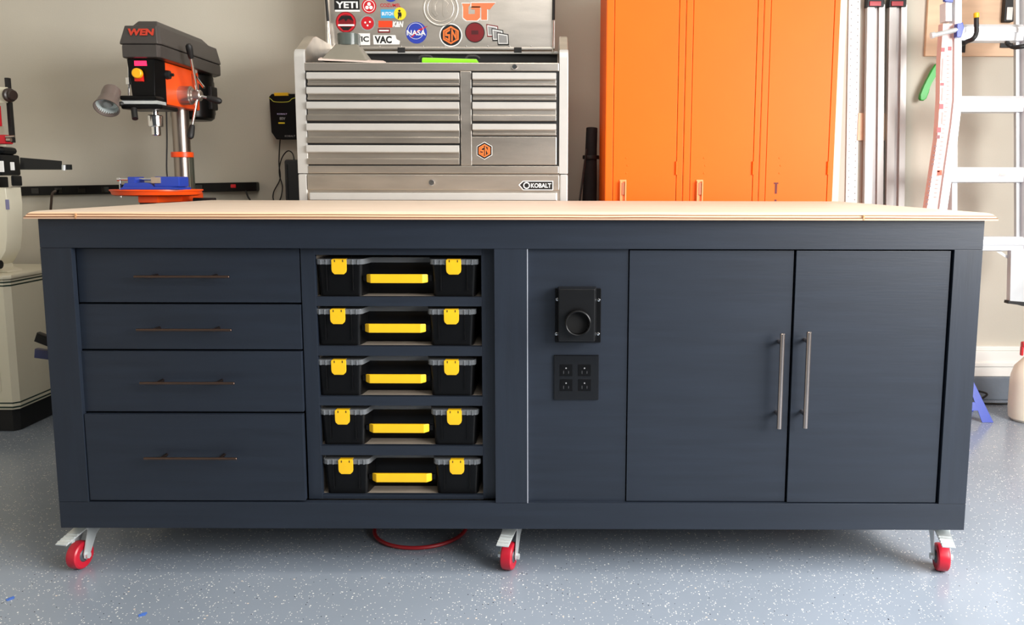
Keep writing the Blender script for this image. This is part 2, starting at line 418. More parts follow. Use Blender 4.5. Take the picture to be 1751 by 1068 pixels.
for u, v in ((968, 633), (999.5, 633), (968, 658.5), (999.5, 658.5)):
    s = P(u, v, PR-.007)
    rc = MB().box(s.x-.017, s.x+.017, PR-.0075, PR-.0055, s.z-.0155, s.z+.0155, .001).build('receptacle', BLACKP, ol)
    dkm = MATS['deep_black']
# prong slots belong to each receptacle's mesh: small metal-lined slots
for rc in [o for o in COL.objects if o.name.startswith('receptacle')]:
    bm = bmesh.new(); bm.from_mesh(rc.data)
    cx = sum(v.co.x for v in bm.verts)/len(bm.verts); cz = sum(v.co.z for v in bm.verts)/len(bm.verts)
    yy = min(v.co.y for v in bm.verts)
    n0 = len(bm.faces)
    for dx, dz, hw, hh in ((-.0065, -.005, .0009, .004), (.0065, -.005, .0009, .0035), (0, .006, .0016, .0016)):
        vs = [bm.verts.new((cx+dx+a*hw, yy-.0003, cz+dz+b*hh)) for a, b in ((-1, -1), (1, -1), (1, 1), (-1, 1))]
        f = bm.faces.new(vs); f.material_index = 2 if dx == 0 else 1
    bm.to_mesh(rc.data); bm.free(); rc.data.materials.append(mat('slot_grey', (62, 62, 64), .4)); rc.data.materials.append(GREYP)

# casters
def caster(px, py, ang, back=False):
    """a locking swivel caster: plate, fork, wheel, pedal; ang = direction the pedal points"""
    T = Matrix.Translation((px, py, 0)) @ Matrix.Rotation(ang, 4, 'Z')
    H = ZB
    f = MB()
    f.box(-.034, .034, -.029, .029, H-.005, H-.0005, .001)
    f.lathe((0, 0, H-.017), (0, 0, 1), [(0, 0), (.02, 0), (.024, .003), (.024, .009), (.018, .012), (0, .012)], 28)
    f.hexa([(-.022, -.021, H-.024), (.024, -.021, H-.03), (.024, .021, H-.03), (-.022, .021, H-.024), (-.018, -.02, H-.015), (.022, -.02, H-.015), (.022, .02, H-.015), (-.018, .02, H-.015)], .002)
    for sgn in (-1, 1):
        y = sgn*.0205
        poly = [(-.024, H-.017), (.026, H-.017), (.03, H-.03), (.05, .044), (.049, .032), (.041, .026), (.031, .03), (.0, H-.05), (-.026, H-.034)]
        f.prism(poly, y-.0013, y+.0013, 'y')
    f.cyl((.04, -.026, .0375), (.04, .026, .0375), .0048, n=14)
    for sgn in (-1, 1): f.cyl((.04, sgn*.022, .0375), (.04, sgn*.029, .0375), .0088, n=6)
    f.xf(T); co = f.build('caster', ZINC, wb); co['label'] = 'zinc plated locking caster with red wheel'
    wm = MB().lathe((.04, -.0155, .0375), (0, 1, 0), [(.018, .001), (.024, .001), (.026, 0), (.033, 0), (.0365, .003), (.0375, .009), (.0375, .022), (.0365, .028), (.033, .031), (.026, .031), (.024, .03), (.018, .03)], 44)
    wm.xf(T); wm.build('wheel', REDW, co)
    hm = MB().lathe((.04, -.0165, .0375), (0, 1, 0), [(0, 0), (.015, 0), (.019, .004), (.019, .029), (.015, .033), (0, .033)], 30)
    hm.xf(T); hm.build('hub', mat('hub_grey', (70, 74, 80), .4), co)
    sl = .22
    pz = lambda t: H-.018-(t-.02)*sl
    pm = MB().hexa([(.02, -.019, pz(.02)-.004), (.103, -.017, pz(.103)-.004), (.103, .017, pz(.103)-.004), (.02, .019, pz(.02)-.004), (.02, -.019, pz(.02)), (.104, -.017, pz(.104)), (.104, .017, pz(.104)), (.02, .019, pz(.02))], .0012)
    for k in range(4):
        t = .058+k*.0115
        pm.hexa([(t, -.016, pz(t)-.001), (t+.004, -.016, pz(t+.004)-.001), (t+.004, .016, pz(t+.004)-.001), (t, .016, pz(t)-.001), (t, -.016, pz(t)+.0018), (t+.004, -.016, pz(t+.004)+.0018), (t+.004, .016, pz(t+.004)+.0018), (t, .016, pz(t)+.0018)])
    pm.box(.066, .078, -.012, .012, pz(.07)-.016, pz(.07)-.003, .002)
    pm.xf(T); pm.build('brake_pedal', ZINC, co)
    return co
def heading(x, y): return math.atan2(y, x)
cps = [(-1.172, .080, radians(-100)), (-.002, .080, radians(-103)), (1.172, .080, radians(-101))]
for a in cps: caster(*a)
for x in (-1.13, .0, 1.13): caster(x, D-.1, heading(-1, .3))

# ------------------------------------------------------------------ organiser boxes in the rack
def organiser(xc, zb, yf, label):
    """front lobes at yf, transparent lid, two yellow latches, yellow handle"""
    Wd, Hh = .418, .098
    t = thing('organizer_case', label, 'organizer case', (xc, yf, zb), 'black and yellow organizer cases')
    LW = .122; rec = .055; dp_ = .33
    def outline(g=0, e=0):
        a = Wd/2+g
        r = .012
        L = []
        # front left lobe -> recess -> right lobe -> back
        pts = [(-a, yf-g+r), (-a+r*.3, yf-g+r*.3), (-a+r, yf-g), (-a+LW-r+2*g, yf-g), (-a+LW-r*.3+2*g, yf-g+r*.3), (-a+LW+2*g, yf-g+r), (-a+LW+2*g+.006, yf+rec-g)]
        L = [(xc+x, y) for x, y in pts] + [(xc-x, y) for x, y in pts[::-1]] + [(xc+a, yf+dp_), (xc-a, yf+dp_)]
        return L
    b = MB(); o0 = outline(-.0055); o1 = outline(-.001)
    n = len(o0)
    lo = [b.bm.verts.new((x, y, zb+.001)) for x, y in o0]; hi = [b.bm.verts.new((x, y, zb+Hh-.013)) for x, y in o1]
    for i in range(n): b.bm.faces.new((lo[i], lo[(i+1) % n], hi[(i+1) % n], hi[i]))
    b.bm.faces.new(lo[::-1]); b.bm.faces.new(hi)
    for s in (-1, 1):       # upright ribs on the lobes
        cx = xc+s*(Wd/2-LW/2)
        for dx in (-.034, .034): b.box(cx+dx-.0013, cx+dx+.0013, yf-.0022, yf+.006, zb+.016, zb+Hh-.014, .0005)
    b.build('case_body', BLACKP, t, angle=50)
    l = MB(); pol = outline(.0025)
    l.prism(pol, zb+Hh-.014, zb+Hh, 'z', .0012)
    for s in (-1, 1):
        cx = xc+s*(Wd/2-LW/2)
        for k in (-.048, -.034, .034, .048): l.box(cx+k-.002, cx+k+.002, yf-.0045, yf-.002, zb+Hh-.014, zb+Hh-.001, .0006)
    l.build('lid', CLEAR, t, angle=50)['label'] = 'clear plastic lid'
    for s in (-1, 1):
        cx = xc+s*(Wd/2-LW/2)
        k = MB(); w_ = .0195
        z1 = zb+Hh-.001; z0 = z1-.038
        k.prism([(cx-w_, z1), (cx+w_, z1), (cx+w_, z0+.012), (cx+w_*.93, z0+.006), (cx+w_*.62, z0), (cx-w_*.62, z0), (cx-w_*.93, z0+.006), (cx-w_, z0+.012)], yf-.008, yf-.0035, 'y', .0012)
        k.box(cx-w_*.9, cx+w_*.9, yf-.006, yf+.012, z1-.001, z1+.0015, .0005)
        kk = k.build('latch', YEL, t)
        MB().box(cx-.0115, cx-.0095, yf-.0086, yf-.0078, z1-.006, z1).box(cx+.0095, cx+.0115, yf-.0086, yf-.0078, z1-.006, z1).build('hinge_slot', BLACKM, kk)
    h = MB(); zc = zb+.048; hw = .0805; hz = .0118
    h.hexa([(xc-hw+.013, yf-.008, zc-hz), (xc+hw-.013, yf-.008, zc-hz), (xc+hw, yf+.004, zc-hz+.001), (xc-hw, yf+.004, zc-hz+.001),
            (xc-hw+.013, yf-.008, zc+hz), (xc+hw-.013, yf-.008, zc+hz), (xc+hw, yf+.004, zc+hz-.001), (xc-hw, yf+.004, zc+hz-.001)], .002)
    h.build('handle', YEL, t)
    for s in (-1, 1): MB().box(xc+s*.0795, xc+s*.0885, yf+.0045, yf+.014, zc-.007, zc+.007, .001).build('handle_pivot', BLACKP, t)
    return t
ords = ['topmost', 'second from the top', 'middle one', 'second from the bottom', 'bottommost']
lab = ['topmost black organizer case with yellow handle in the workbench rack',
       'organizer case with yellow latches, second from top of the rack',
       'organizer case with yellow handle on the middle shelf of the rack',
       'organizer case with yellow latches, second from bottom of the rack',
       'lowest black organizer case with yellow handle in the workbench rack']
ucs = [679.5, 676.5, 677.5, 683, 688]
for i in range(5):
    YF = .031
    c = P(ucs[i], open_rows[i][1], YF)
    organiser(c.x, zr[i][1]-.0003, YF, lab[i])

# ------------------------------------------------------------------ red hose loop on the floor
c = P(708, 925, .27)
pts = [Vector((-.29+.137*cos(a), .285+.137*sin(a), .008+(.006 if 1 < a < 2.4 else 0))) for a in [2*pi*k/16 for k in range(16)]]
tag(MB().tube(pts, .0055, 10, closed=True).build('air_hose', mat('red_hose', (150, 26, 34), .45)), 'thin red hose looped on the floor under the workbench', 'hose')

# ------------------------------------------------------------------ clamp hanging on the bench's left end
def grip(u0, v0, u1, v1, w, Y):
    a = P(u0, v0, Y); b = P(u1, v1, Y)
    return a, b
cl = thing('spring_clamp', 'spring clamp with black and navy grips on the left end of the bench', 'clamp', (-1.2, .05, .62))
def flatgrip(pa, pb, th, mb, Ya, Yb):
    d = (pb-pa); nrm = Vector((-d.z, 0, d.x)).normalized()*th
    q = [pa-nrm, pb-nrm, pb+nrm, pa+nrm]
    mb.prism([(v.x, v.z) for v in q], Ya, Yb, 'y', .005)
for (ua, va, ub, vb, th, mm) in ((63, 575, 84, 583, .013, BLACKP), (61.5, 603, 84, 606, .0125, NAVYG)):
    pa = P(ua, va, .05); pb = P(ub, vb, .05); pb.z += (-1.2008-pb.x)/(pb.x-pa.x)*(pb.z-pa.z); pb.x = -1.2008
    g1 = MB(); flatgrip(pa, pb, th, g1, .04, .062); g1.build('grip', mm, cl)
q = P(80, 594, .05); MB().cyl((-1.207, .042, q.z), (-1.207, .06, q.z), .0055, n=16).box(-1.209, -1.2008, .045, .057, P(80, 606, .05).z, P(80, 583, .05).z, .001).build('pivot', STEEL_D, cl)

# ------------------------------------------------------------------ steel tool chest and cabinet
CY = 1.115; CB = 1.60
def XZ(u, v, Y=CY): q = P(u, v, Y); return q.x, q.z
cx0 = P(510, 300, CY).x; cx1 = P(971, 300, CY).x
zs = (P(740, 297, CY).z)          # seam
zf = (P(740, 107.5, CY).z)        # top of the front
rc_ = thing('rolling_tool_cabinet', 'stainless rolling tool cabinet under the open chest, behind the workbench', 'tool cabinet', (0, CY+.2, 0))
fx0 = P(525, 300, CY).x; fx1 = P(957, 300, CY).x
MB().box(fx0, fx1, CY+.003, CB, .12, zs-.0008).build('cabinet_body', STEEL, rc_)
for a, b in ((cx0, fx0), (fx1, cx1)):
    MB().box(a, b, CY-.004, CB, .1, zs-.0008, .006).build('corner_post', STEEL_L, rc_)
z1 = P(740, 299, CY).z; z0 = P(740, 324.5, CY).z
MB().box(fx0+.002, fx1-.002, CY-.006, CY+.003, z0, z1, .003).build('header', STEEL, rc_)
zz = z0-.006; k = 0
for hgt in (.075, .11, .11, .15, .15):
    dr = MB().box(fx0+.01, fx1-.01, CY-.004, CY+.003, zz-hgt, zz-.003, .002).build('drawer', STEEL, rc_)
    MB().box(fx0+.012, fx1-.012, CY-.02, CY-.004, zz-.034, zz-.005, .004).build('drawer_pull', STEEL_L, dr)
    zz -= hgt+.006
q = P(738, 312, CY-.01); MB().cyl((q.x, CY-.005, q.z), (q.x, CY-.016, q.z), .012, n=24, bev=.002).build('lock', CHROME, rc_)
bx0, bz0 = XZ(889, 325, CY-.008); bx1, bz1 = XZ(946, 309, CY-.008)
bd = MB().prism([(bx0-.006, (bz0+bz1)/2+.002), (bx0+.012, bz1), (bx1, bz1), (bx1, bz0), (bx0+.012, bz0)], CY-.0085, CY-.006, 'y', .0006).build('badge', WHITE, rc_)
MB().prism([(bx0+.0, (bz0+bz1)/2+.002), (bx0+.014, bz1-.003), (bx1-.003, bz1-.003), (bx1-.003, bz0+.003), (bx0+.014, bz0+.003)], CY-.0095, CY-.0084, 'y').build('badge_field', BLACKV, bd)
cq = Vector((bx0+.026, 0, (bz0+bz1)/2))
MB().lathe((cq.x, CY-.0094, cq.z), (0, -1, 0), [(.009, 0), (.013, 0), (.013, .001), (.009, .001), (.009, 0)], 28).build('badge_ring', WHITE, bd)
text_mb('KOBALT', bx0+.043, bx1-.008, bz0+.0095, bz1-.0095, CY-.0094, .0008, .02).build('badge_lettering', WHITE, bd)
for s in (cx0+.06, cx1-.06):
    for yy in (CY+.07, CB-.07):
        MB().lathe((s-.02, yy, .055), (1, 0, 0), [(0, 0), (.045, 0), (.055, .006), (.055, .034), (.045, .04), (0, .04)], 32).cyl((s, yy, .1), (s, yy, .125), .03, n=20).build('wheel', BLACKM, rc_)

ch = thing('tool_chest', 'open stainless tool chest with stickers inside its raised lid', 'tool chest', (0, CY+.2, zs))
CB2 = 1.56
dx0, dx1 = P(525, 200, CY).x, P(955.5, 200, CY).x
ze = zf
body = MB()
body.box(dx0, dx1, CY+.003, CY+.02, zs+.001, ze-.0005)            # front wall
body.box(dx0, dx1, CB2-.012, CB2, zs+.001, P(740, 88, CB2).z)      # back wall
body.box(dx0, dx1, CY+.02, CB2-.012, zs+.001, ze-.09)            # drawer block
body.build('chest_body', STEEL, ch)
MB().box(dx0+.003, dx1-.003, CY+.0205, CB2-.013, ze-.0898, ze-.087).box(dx0+.003, dx1-.003, CB2-.016, CB2-.0125, ze-.087, P(740, 93.5, CB2).z).build('tray_liner', BLACKM, ch)
# side panels: rise behind the drawer front, with a sloped shoulder
zside = P(515, 85, CY).z; zrise = P(960, 57, CY+.1).z
for a, b in ((cx0, dx0-.001), (dx1+.001, cx1)):
    poly_ = [(CY+.001, zs+.001), (CY+.001, zside-.012), (CY+.02, zside+.006), (CY+.13, zrise-.012), (CY+.17, zrise), (CB2, zrise+.002), (CB2, zs+.001)]
    MB().prism(poly_, a+.001, b-.001, 'x', .004).build('side_panel', STEEL, ch)
    MB().prism([(CY-.005, zs+.001), (CY-.005, zside-.03), (CY-.001, zside-.008), (CY+.012, zside+.004), (CY+.0135, zs+.001)], a, b, 'x', .003).build('corner_post', STEEL_L, ch)
z1 = ze; z0 = P(740, 121.5, CY).z
MB().box(dx0, dx1, CY-.008, CY+.003, z0, z1, .003).build('front_rail', STEEL, ch)
q = P(880, 114.5, CY-.01); MB().cyl((q.x, CY-.006, q.z), (q.x, CY-.018, q.z), .011, n=24, bev=.002).build('lock', CHROME, ch)
ms0, ms1 = P(788, 200, CY).x, P(806.5, 200, CY).x
MB().box(ms0, ms1, CY-.006, CY+.003, P(797, 283, CY).z, z0-.001, .002).build('centre_stile', STEEL, ch)
MB().box(dx0, dx1, CY-.008, CY+.003, zs+.002, P(740, 283.5, CY).z, .002).build('bottom_rail', STEEL, ch)
MB().box(dx0, dx1, CY+.0012, CY+.0028, P(740, 283.5, CY).z, z0).build('drawer_gap', BLACKM, ch)
def chest_drawer(u0, u1, tops, nopull=False):
    for (vh0, vh1, vf) in tops:
        x0 = P(u0, vh0, CY).x; x1 = P(u1, vh0, CY).x
        za = P(660, vh0, CY).z; zb_ = P(660, vh1, CY).z; zc_ = P(660, vf, CY).z
        if nopull and vh1 is vh0: continue
        d = MB()
        d.box(x0, x1, CY-.002, CY+.001, zc_+.001, za, .0008)
        # lower half of the face leans out to a lip
        hl, pr_ = (.022, .013) if vf-vh1 > 14 else (.009, .009)
        d.hexa([(x0, CY-pr_, zc_+.0015), (x1, CY-pr_, zc_+.0015), (x1, CY, zc_+.0015), (x0, CY, zc_+.0015), (x0, CY-pr_, zc_+hl), (x1, CY-pr_, zc_+hl), (x1, CY, zc_+hl+.004), (x0, CY, zc_+hl+.004)], .001)
        dd = d.build('drawer', STEEL, ch)
        pu = MB()
        pu.prism([(CY-.001, za), (CY-.016, za-.0015), (CY-.02, za-.006), (CY-.02, zb_+.003), (CY-.015, zb_), (CY-.012, zb_+.001), (CY-.012, za-.011), (CY-.001, za-.011)], x0, x1, 'x', .0008)
        pu.build('drawer_pull', STEEL_L, dd)
chest_drawer(526, 785.5, [(124, 136.5, 147), (149, 161.5, 171.5), (174, 187, 207), (211, 224, 245), (248, 261, 281.5)])
chest_drawer(808.5, 951, [(124, 136.5, 147), (149, 161.5, 171.5), (174, 187, 207), (211, 222.5, 231.5)])
x0, zb_ = XZ(807.5, 281.5); x1, za = XZ(951.5, 234)
bd = MB().box(x0, x1, CY-.007, CY+.001, zb_, za, .002).build('drawer', STEEL, ch); bd['label'] = 'deep drawer with orange hexagon sticker'

def disc(u, v, rpx, Y, th=.0006, n=36, ry=None):
    c = P(u, v, Y); r = (P(u+rpx, v, Y)-c).x
    return MB().cyl((c.x, Y, c.z), (c.x, Y-th, c.z), r, n=n)
def rect(u0, v0, u1, v1, Y, th=.0006):
    a = P(u0, v0, Y); b = P(u1, v1, Y)
    return MB().box(a.x, b.x, Y-th, Y, b.z, a.z)
def poly(pts, Y, th=.0006):
    q = [P(u, v, Y) for u, v in pts]
    return MB().prism([(p.x, p.z) for p in q], Y-th, Y, 'y')
def ringpx(u, v, r0, r1, Y, th=.0006, n=36):
    c = P(u, v, Y); s = (P(u+1, v, Y)-c).x
    return MB().lathe((c.x, Y, c.z), (0, -1, 0), [(r0*s, 0), (r1*s, 0), (r1*s, th), (r0*s, th), (r0*s, 0)], n)
def txt(s, u0, v0, u1, v1, Y, bold=0.0, shear=0):
    a = P(u0, v0, Y); b = P(u1, v1, Y)
    return text_mb(s, a.x, b.x, b.z, a.z, Y, .0006, bold, shear=shear)
def hexpts(u, v, r, rot=pi/6): return [(u+r*cos(rot+k*pi/3), v+r*sin(rot+k*pi/3)) for k in range(6)]
def gn_logo(u, v, r, Y, parent, white=True):
    if white:
        s = disc(u, v, r*1.05, Y).build('sticker', WHITE, parent); disc(u, v, r*.95, Y-.0006).build('sticker_field', BLACKV, s); Y -= .0012
    else:
        s = poly(hexpts(u, v, r*1.12), Y).build('sticker', WHITE, parent); Y -= .0006
        poly(hexpts(u, v, r*1.05), Y).build('sticker_field', BLACKV, s); Y -= .0006
    k = r/19
    poly(hexpts(u, v, r*.84), Y).build('sticker_field', ORP, s)
    poly(hexpts(u, v, r*.66), Y-.0006).build('sticker_field', BLACKV, s)
    Y -= .0012
    G_ = MB()
    for pg in ([(-10, -6), (-1.5, -11), (-1.5, -7.6), (-7, -4.3), (-7, -1.5), (-10, -.5)], [(-10, -.6), (-7, -1.6), (-1.5, -1.6), (-1.5, 1.6), (-10, 1.6)], [(-4.4, 1.5), (-1.5, 1.5), (-1.5, 11), (-4.4, 9.3)], [(-10, 3.4), (-4.3, 6.6), (-4.3, 9.4), (-10, 6.2)]):
        qs = [P(u+a*k, v+b*k, Y) for a, b in pg]; G_.prism([(p.x, p.z) for p in qs], Y-.0006, Y, 'y')
    G_.build('sticker_letter', ORP if white else ORP, s)
    N_ = MB()
    for pg in ([(.8, -11), (3.2, -9.7), (3.2, 9.7), (.8, 11)], [(3.1, -8.5), (3.1, -3), (7.9, 6.5), (7.9, 1)], [(7.8, -7.3), (10, -6), (10, 6), (7.8, 7.3)]):
        qs = [P(u+a*k, v+b*k, Y-.0001) for a, b in pg]; N_.prism([(p.x, p.z) for p in qs], Y-.0007, Y-.0001, 'y')
    N_.build('sticker_letter', ORP, s)
    return s
gn_logo(828.5, 257.5, 13.5, CY-.0072, bd, False)

# lid with its folded rim, stickers on the inner face
LY = CB2-.02
lid = thing('lid_holder', '', '') ; bpy.data.objects.remove(lid)
a = P(561, 84, LY); b = P(947, 84, LY)
ZL1 = a.z+.40
l = MB()
l.box(a.x, b.x, LY, LY+.01, a.z, ZL1, .002)
l.box(a.x-.004, a.x+.006, LY-.02, LY+.01, a.z, ZL1, .002).box(b.x-.006, b.x+.004, LY-.02, LY+.01, a.z, ZL1, .002)
l.box(a.x, b.x, LY-.012, LY, a.z-.004, a.z+.008, .002).box(a.x-.004, b.x+.004, LY-.02, LY+.01, ZL1-.008, ZL1, .002)
lid = l.build('lid', STEEL, ch); lid['label'] = 'raised lid with stickers'
MB().box(a.x-.02, b.x+.02, LY-.014, LY-.004, P(700, 92.5, LY).z, P(700, 88.5, LY).z, .001).build('hinge_rail', STEEL_L, ch)
for u in (602, 686, 885):
    h0 = P(u-6, 81, LY-.013); h1 = P(u+7, 90, LY-.013); MB().box(h0.x, h1.x, LY-.016, LY-.012, h1.z, h0.z, .001).build('hinge', BLACKM, lid)
rv = MB()
for u in [575+k*37 for k in range(11)]:
    c = P(u, 79, LY-.001); rv.lathe((c.x, LY-.0002, c.z), (0, -1, 0), [(.003, 0), (.0025, .0015), (0, .002)], 10)
rv.build('rivets', CHROME, lid)
def strut(ua, va, ub, vb):
    MB().tube([P(ua, va, LY-.03), P(ub, vb, LY-.03)], .006, 12, smooth=False).build('gas_strut', BLACKM, ch)
strut(557.5, -6, 561, 36); strut(947, -6, 946.5, 34)
MB().tube([P(561, 34, LY-.03), P(566, 84, LY-.03)], .0025, 8, smooth=False).build('strut_rod', CHROME, ch)
MB().tube([P(946.5, 34, LY-.03), P(945, 90, LY-.03)], .0025, 8, smooth=False).build('strut_rod', CHROME, ch)
S = LY-.0002
s = rect(571, -8, 615, 17, S).build('sticker', BLACKV, lid); txt('YETI', 574, 2.5, 612, 14, S-.0006, .03).build('sticker_lettering', WHITE, s); rect(573, 16.8, 615.5, 20, S-.0006).build('sticker_strip', WHITE, s)
s = disc(631, 10.5, 12.5, S).build('sticker', RED, lid); ringpx(631, 10.5, 9, 10, S-.0006).build('sticker_ring', WHITE, s)
for du, dv in ((0, -3.6), (-3.4, 2.4), (3.4, 2.4)): disc(631+du, 10.5+dv, 3, S-.0007).build('sticker_spot', WHITE, s)
s = txt('COZUMEL', 650, 6, 685, 12, S, .02).build('sticker', RED, lid); ringpx(668, -9, 8, 12, S, n=40).build('sticker_ring', BLUEP, s)
ringpx(668, -9, 6, 8, S, n=40).build('sticker_ring', WHITE, s)
s = disc(591.5, 38, 17.5, S).build('sticker', DRED, lid)
ringpx(591.5, 38, 13, 16, S-.0006).build('sticker_ring', RED, s)
poly([(578, 36), (588, 32), (591.5, 37), (595, 32), (605, 36), (600, 27), (583, 27)], S-.0007).build('sticker_shape', BLACKV, s); rect(578, 41.5, 606, 44.5, S-.0014).build('sticker_strip', WHITE, s); poly([(582, 46), (601, 46), (596, 52), (587, 52)], S-.0007).build('sticker_shape', BLACKV, s)
s = disc(628.5, 39.5, 11, S).build('sticker', RED, lid); ringpx(628.5, 39.5, 10.5, 13, S).build('sticker_ring', GREYP, s)
for du, dv in ((-4, -1), (4, -2), (0, 4)): disc(628.5+du, 39.5+dv, 1.6, S-.0007).build('sticker_spot', WHITE, s)
s = rect(651, 16, 677, 31, S).build('sticker', SKYB, lid); txt('BUTCH', 653, 20.5, 672, 26.5, S-.0006, .02).build('sticker_lettering', WHITE, s)
s = disc(684, 23.5, 10.5, S-.0006).build('sticker', YELP, lid); disc(683, 18.5, 2, S-.0012, n=16).build('sticker_shape', BLACKV, s); poly([(680, 21), (686, 21), (687, 26), (685, 32), (684, 27), (682, 32), (680, 32), (681, 26)], S-.0012).build('sticker_shape', BLACKV, s)
s = rect(647, 35.5, 671, 47, S).build('sticker', mat('orange_red_print', (226, 66, 24), .45), lid); txt('K&N', 671, 36.5, 690, 46.5, S, .04, .2).build('sticker_lettering', WHITE, s)
s = rect(646, 48.5, 667, 56, S).build('sticker', DRED, lid); rect(648, 51, 665, 53.5, S-.0006).build('sticker_strip', WHITE, s)
s = rect(610, 57, 633, 77, S).build('sticker', WHITE, lid); txt('TIC', 608, 62, 631, 71.5, S-.0006, .03).build('sticker_lettering', BLACKV, s)
s = poly([(638, 60), (676, 60), (678, 67), (684, 70), (683, 76), (639, 76)], S).build('sticker', WHITE, lid); txt('VAC', 640.5, 61.5, 670, 74, S-.0006, .04).build('sticker_lettering', BLACKV, s)
s = disc(712, 56, 18, S).build('sticker', BLUEP, lid); txt('NASA', 695.5, 51.5, 728, 60.5, S-.0012, .02).build('sticker_lettering', WHITE, s)
poly([(701, 65), (716, 50), (732, 44), (722, 51), (713, 56), (706, 63)], S-.0006).build('sticker_shape', RED, s)
ringpx(711, 53, 13, 13.6, S-.0007).build('sticker_ring', WHITE, s)
s = MB()
e = MB(); c = P(753, 14, S); k = (P(754, 14, S)-c).x
e.lathe((c.x, S, c.z), (0, -1, 0), [(27*k, 0), (28*k, .0009), (30*k, .0009), (31*k, 0)], 48)
e.lathe((c.x, S, c.z), (0, -1, 0), [(21.5*k, 0), (22*k, .0006), (22.6*k, .0006), (23.2*k, 0)], 48)
for pg in ([(-14, -10), (-8, -16), (-4, -14), (-9, -6), (-9, 4), (-4, 12), (-8, 16), (-15, 8)], [(6, -16), (14, -8), (9, 0), (14, 8), (6, 16), (3, 10), (4, -10)]):
    e.prism([(P(753+x, 14+y, S).x, P(753+x, 14+y, S).z) for x, y in pg], S-.0022, S, 'y', .0009)
e.build('embossed_crest', STEEL, lid)
def ut(g, Y, m, par):
    mb = MB()
    for pg in ([(790, 6), (805, 6), (801, 12), (801, 24), (812, 24), (812, 16), (806, 16), (806, 11), (821, 11), (821, 30), (816, 35), (798, 35), (792, 30), (792, 12)], [(806, 5), (847, 5), (838, 16), (833, 16), (833, 34), (823, 34), (823, 13), (806, 13)]):
        cu = sum(p[0] for p in pg)/len(pg); cv = sum(p[1] for p in pg)/len(pg)
        qs = [P(u+(g if u > cu else -g), v+(g if v > cv else -g), Y) for u, v in pg]
        mb.prism([(p.x, p.z) for p in qs], Y-.0006, Y, 'y')
    return mb.build('sticker' if par is lid else 'sticker_lettering', m, par)
s = ut(1.3, S, WHITE, lid); ut(0, S-.0008, mat('faded_orange_print', (222, 124, 78), .45), s)
gn_logo(771, 60, 18.5, S, lid, True)
s = disc(812, 55.5, 17, S).build('sticker', BLACKV, lid); disc(812, 55.5, 15.5, S-.0006).build('sticker_field', DRED, s); rect(806, 52, 818, 59, S-.0012).build('sticker_shape', mat('deep_red_print', (74, 12, 18), .4), s)
for k, (u, v, mm) in enumerate(((831.5, 41, DRED), (840.5, 48, BLACKV), (849.5, 55, BLACKV))):
    yy = S-.0015*k
    s = poly([(u, v), (u+20, v+3.5), (u+21, v+22), (u+1.5, v+22)], yy).build('sticker', mm, lid)
    poly([(u+1.5, v+2), (u+18.5, v+5), (u+19.3, v+20), (u+2.8, v+20)], yy-.0006).build('sticker_field', WHITE, s)
    poly([(u+3, v+4), (u+17, v+6.4), (u+17.8, v+18.4), (u+4, v+18.4)], yy-.0011, .0005).build('sticker_field', GREYP, s)

# things lying in the chest
def hood():
    t = thing('dust_hood', 'grey funnel-shaped dust hood resting at the left of the open tool chest', 'dust hood', (P(595, 100, 1.3).x, 1.3, P(595, 104, 1.3).z))
    Y0 = 1.21
    B = [P(545, 101, Y0), P(627, 104, Y0), P(630, 96, Y0+.17), P(556, 94, Y0+.17)]
    for q in B: q.z = min(q.z, 1.56)
    zb = P(590, 103, Y0).z
    bl = P(546, 101, Y0).x; br = P(627, 101, Y0).x; tl = P(574, 75, Y0+.05).x; tr = P(611, 75, Y0+.05).x; zt_ = P(590, 75, Y0+.05).z
    MB().hexa([(bl, Y0, zb), (br, Y0, zb), (br, Y0+.19, zb), (bl+.01, Y0+.19, zb), (tl, Y0+.05, zt_), (tr, Y0+.05, zt_), (tr, Y0+.13, zt_), (tl, Y0+.13, zt_)], .006).build('funnel', GREYH, t)
    cx = (tl+tr)/2; r = (tr-tl)/2*1.06
    MB().lathe((cx, Y0+.09, zt_-.002), (0, 0, 1), [(r, 0), (r, .045), (r*.93, .047), (r*.93, .003), (0, .003)], 36).build('hose_collar', mat('smoky_plastic', (84, 92, 88), .15), t)
    mb = MB(); mb.hexa([P(544, 103, Y0-.02), P(660, 108, Y0-.02), P(655, 105, Y0+.05), P(548, 100, Y0+.05), P(544, 100.5, Y0-.02), P(660, 105.8, Y0-.02), P(655, 103.5, Y0+.05), P(548, 98, Y0+.05)])
    mb.build('flange', mat('off_white_sheet', (226, 206, 196), .5), t)
    return t
hood()
q0 = P(722, 103, 1.2); q1 = P(817, 103, 1.2)
g = MB().hexa([(q0.x, 1.18, q0.z-.012), (q1.x, 1.18, q1.z-.012), (q1.x, 1.26, q1.z-.012), (q0.x, 1.26, q0.z-.012), (q0.x+.002, 1.18, q0.z+.008), (q1.x-.002, 1.18, q1.z+.002), (q1.x-.002, 1.26, q1.z+.004), (q0.x+.002, 1.26, q0.z+.012)], .004).build('level_tool', LIME)
tag(g, 'lime green plastic tool lying in the open tool chest', 'hand tool')
for u, lb in ((728, 'black curled tool grip in the open chest, left of the centre'), (808, 'black curled tool grip in the open chest, right of the centre')):
    c = P(u, 98, 1.38)
    o = MB().tube([P(u-12, 101, 1.38), P(u-8, 97, 1.38), P(u, 96, 1.38), P(u+8, 97, 1.38), P(u+12, 101, 1.38)], .006, 10).build('tool_grip', mat('worn_black_rubber', (46, 46, 46), .6)); tag(o, lb, 'hand tool')

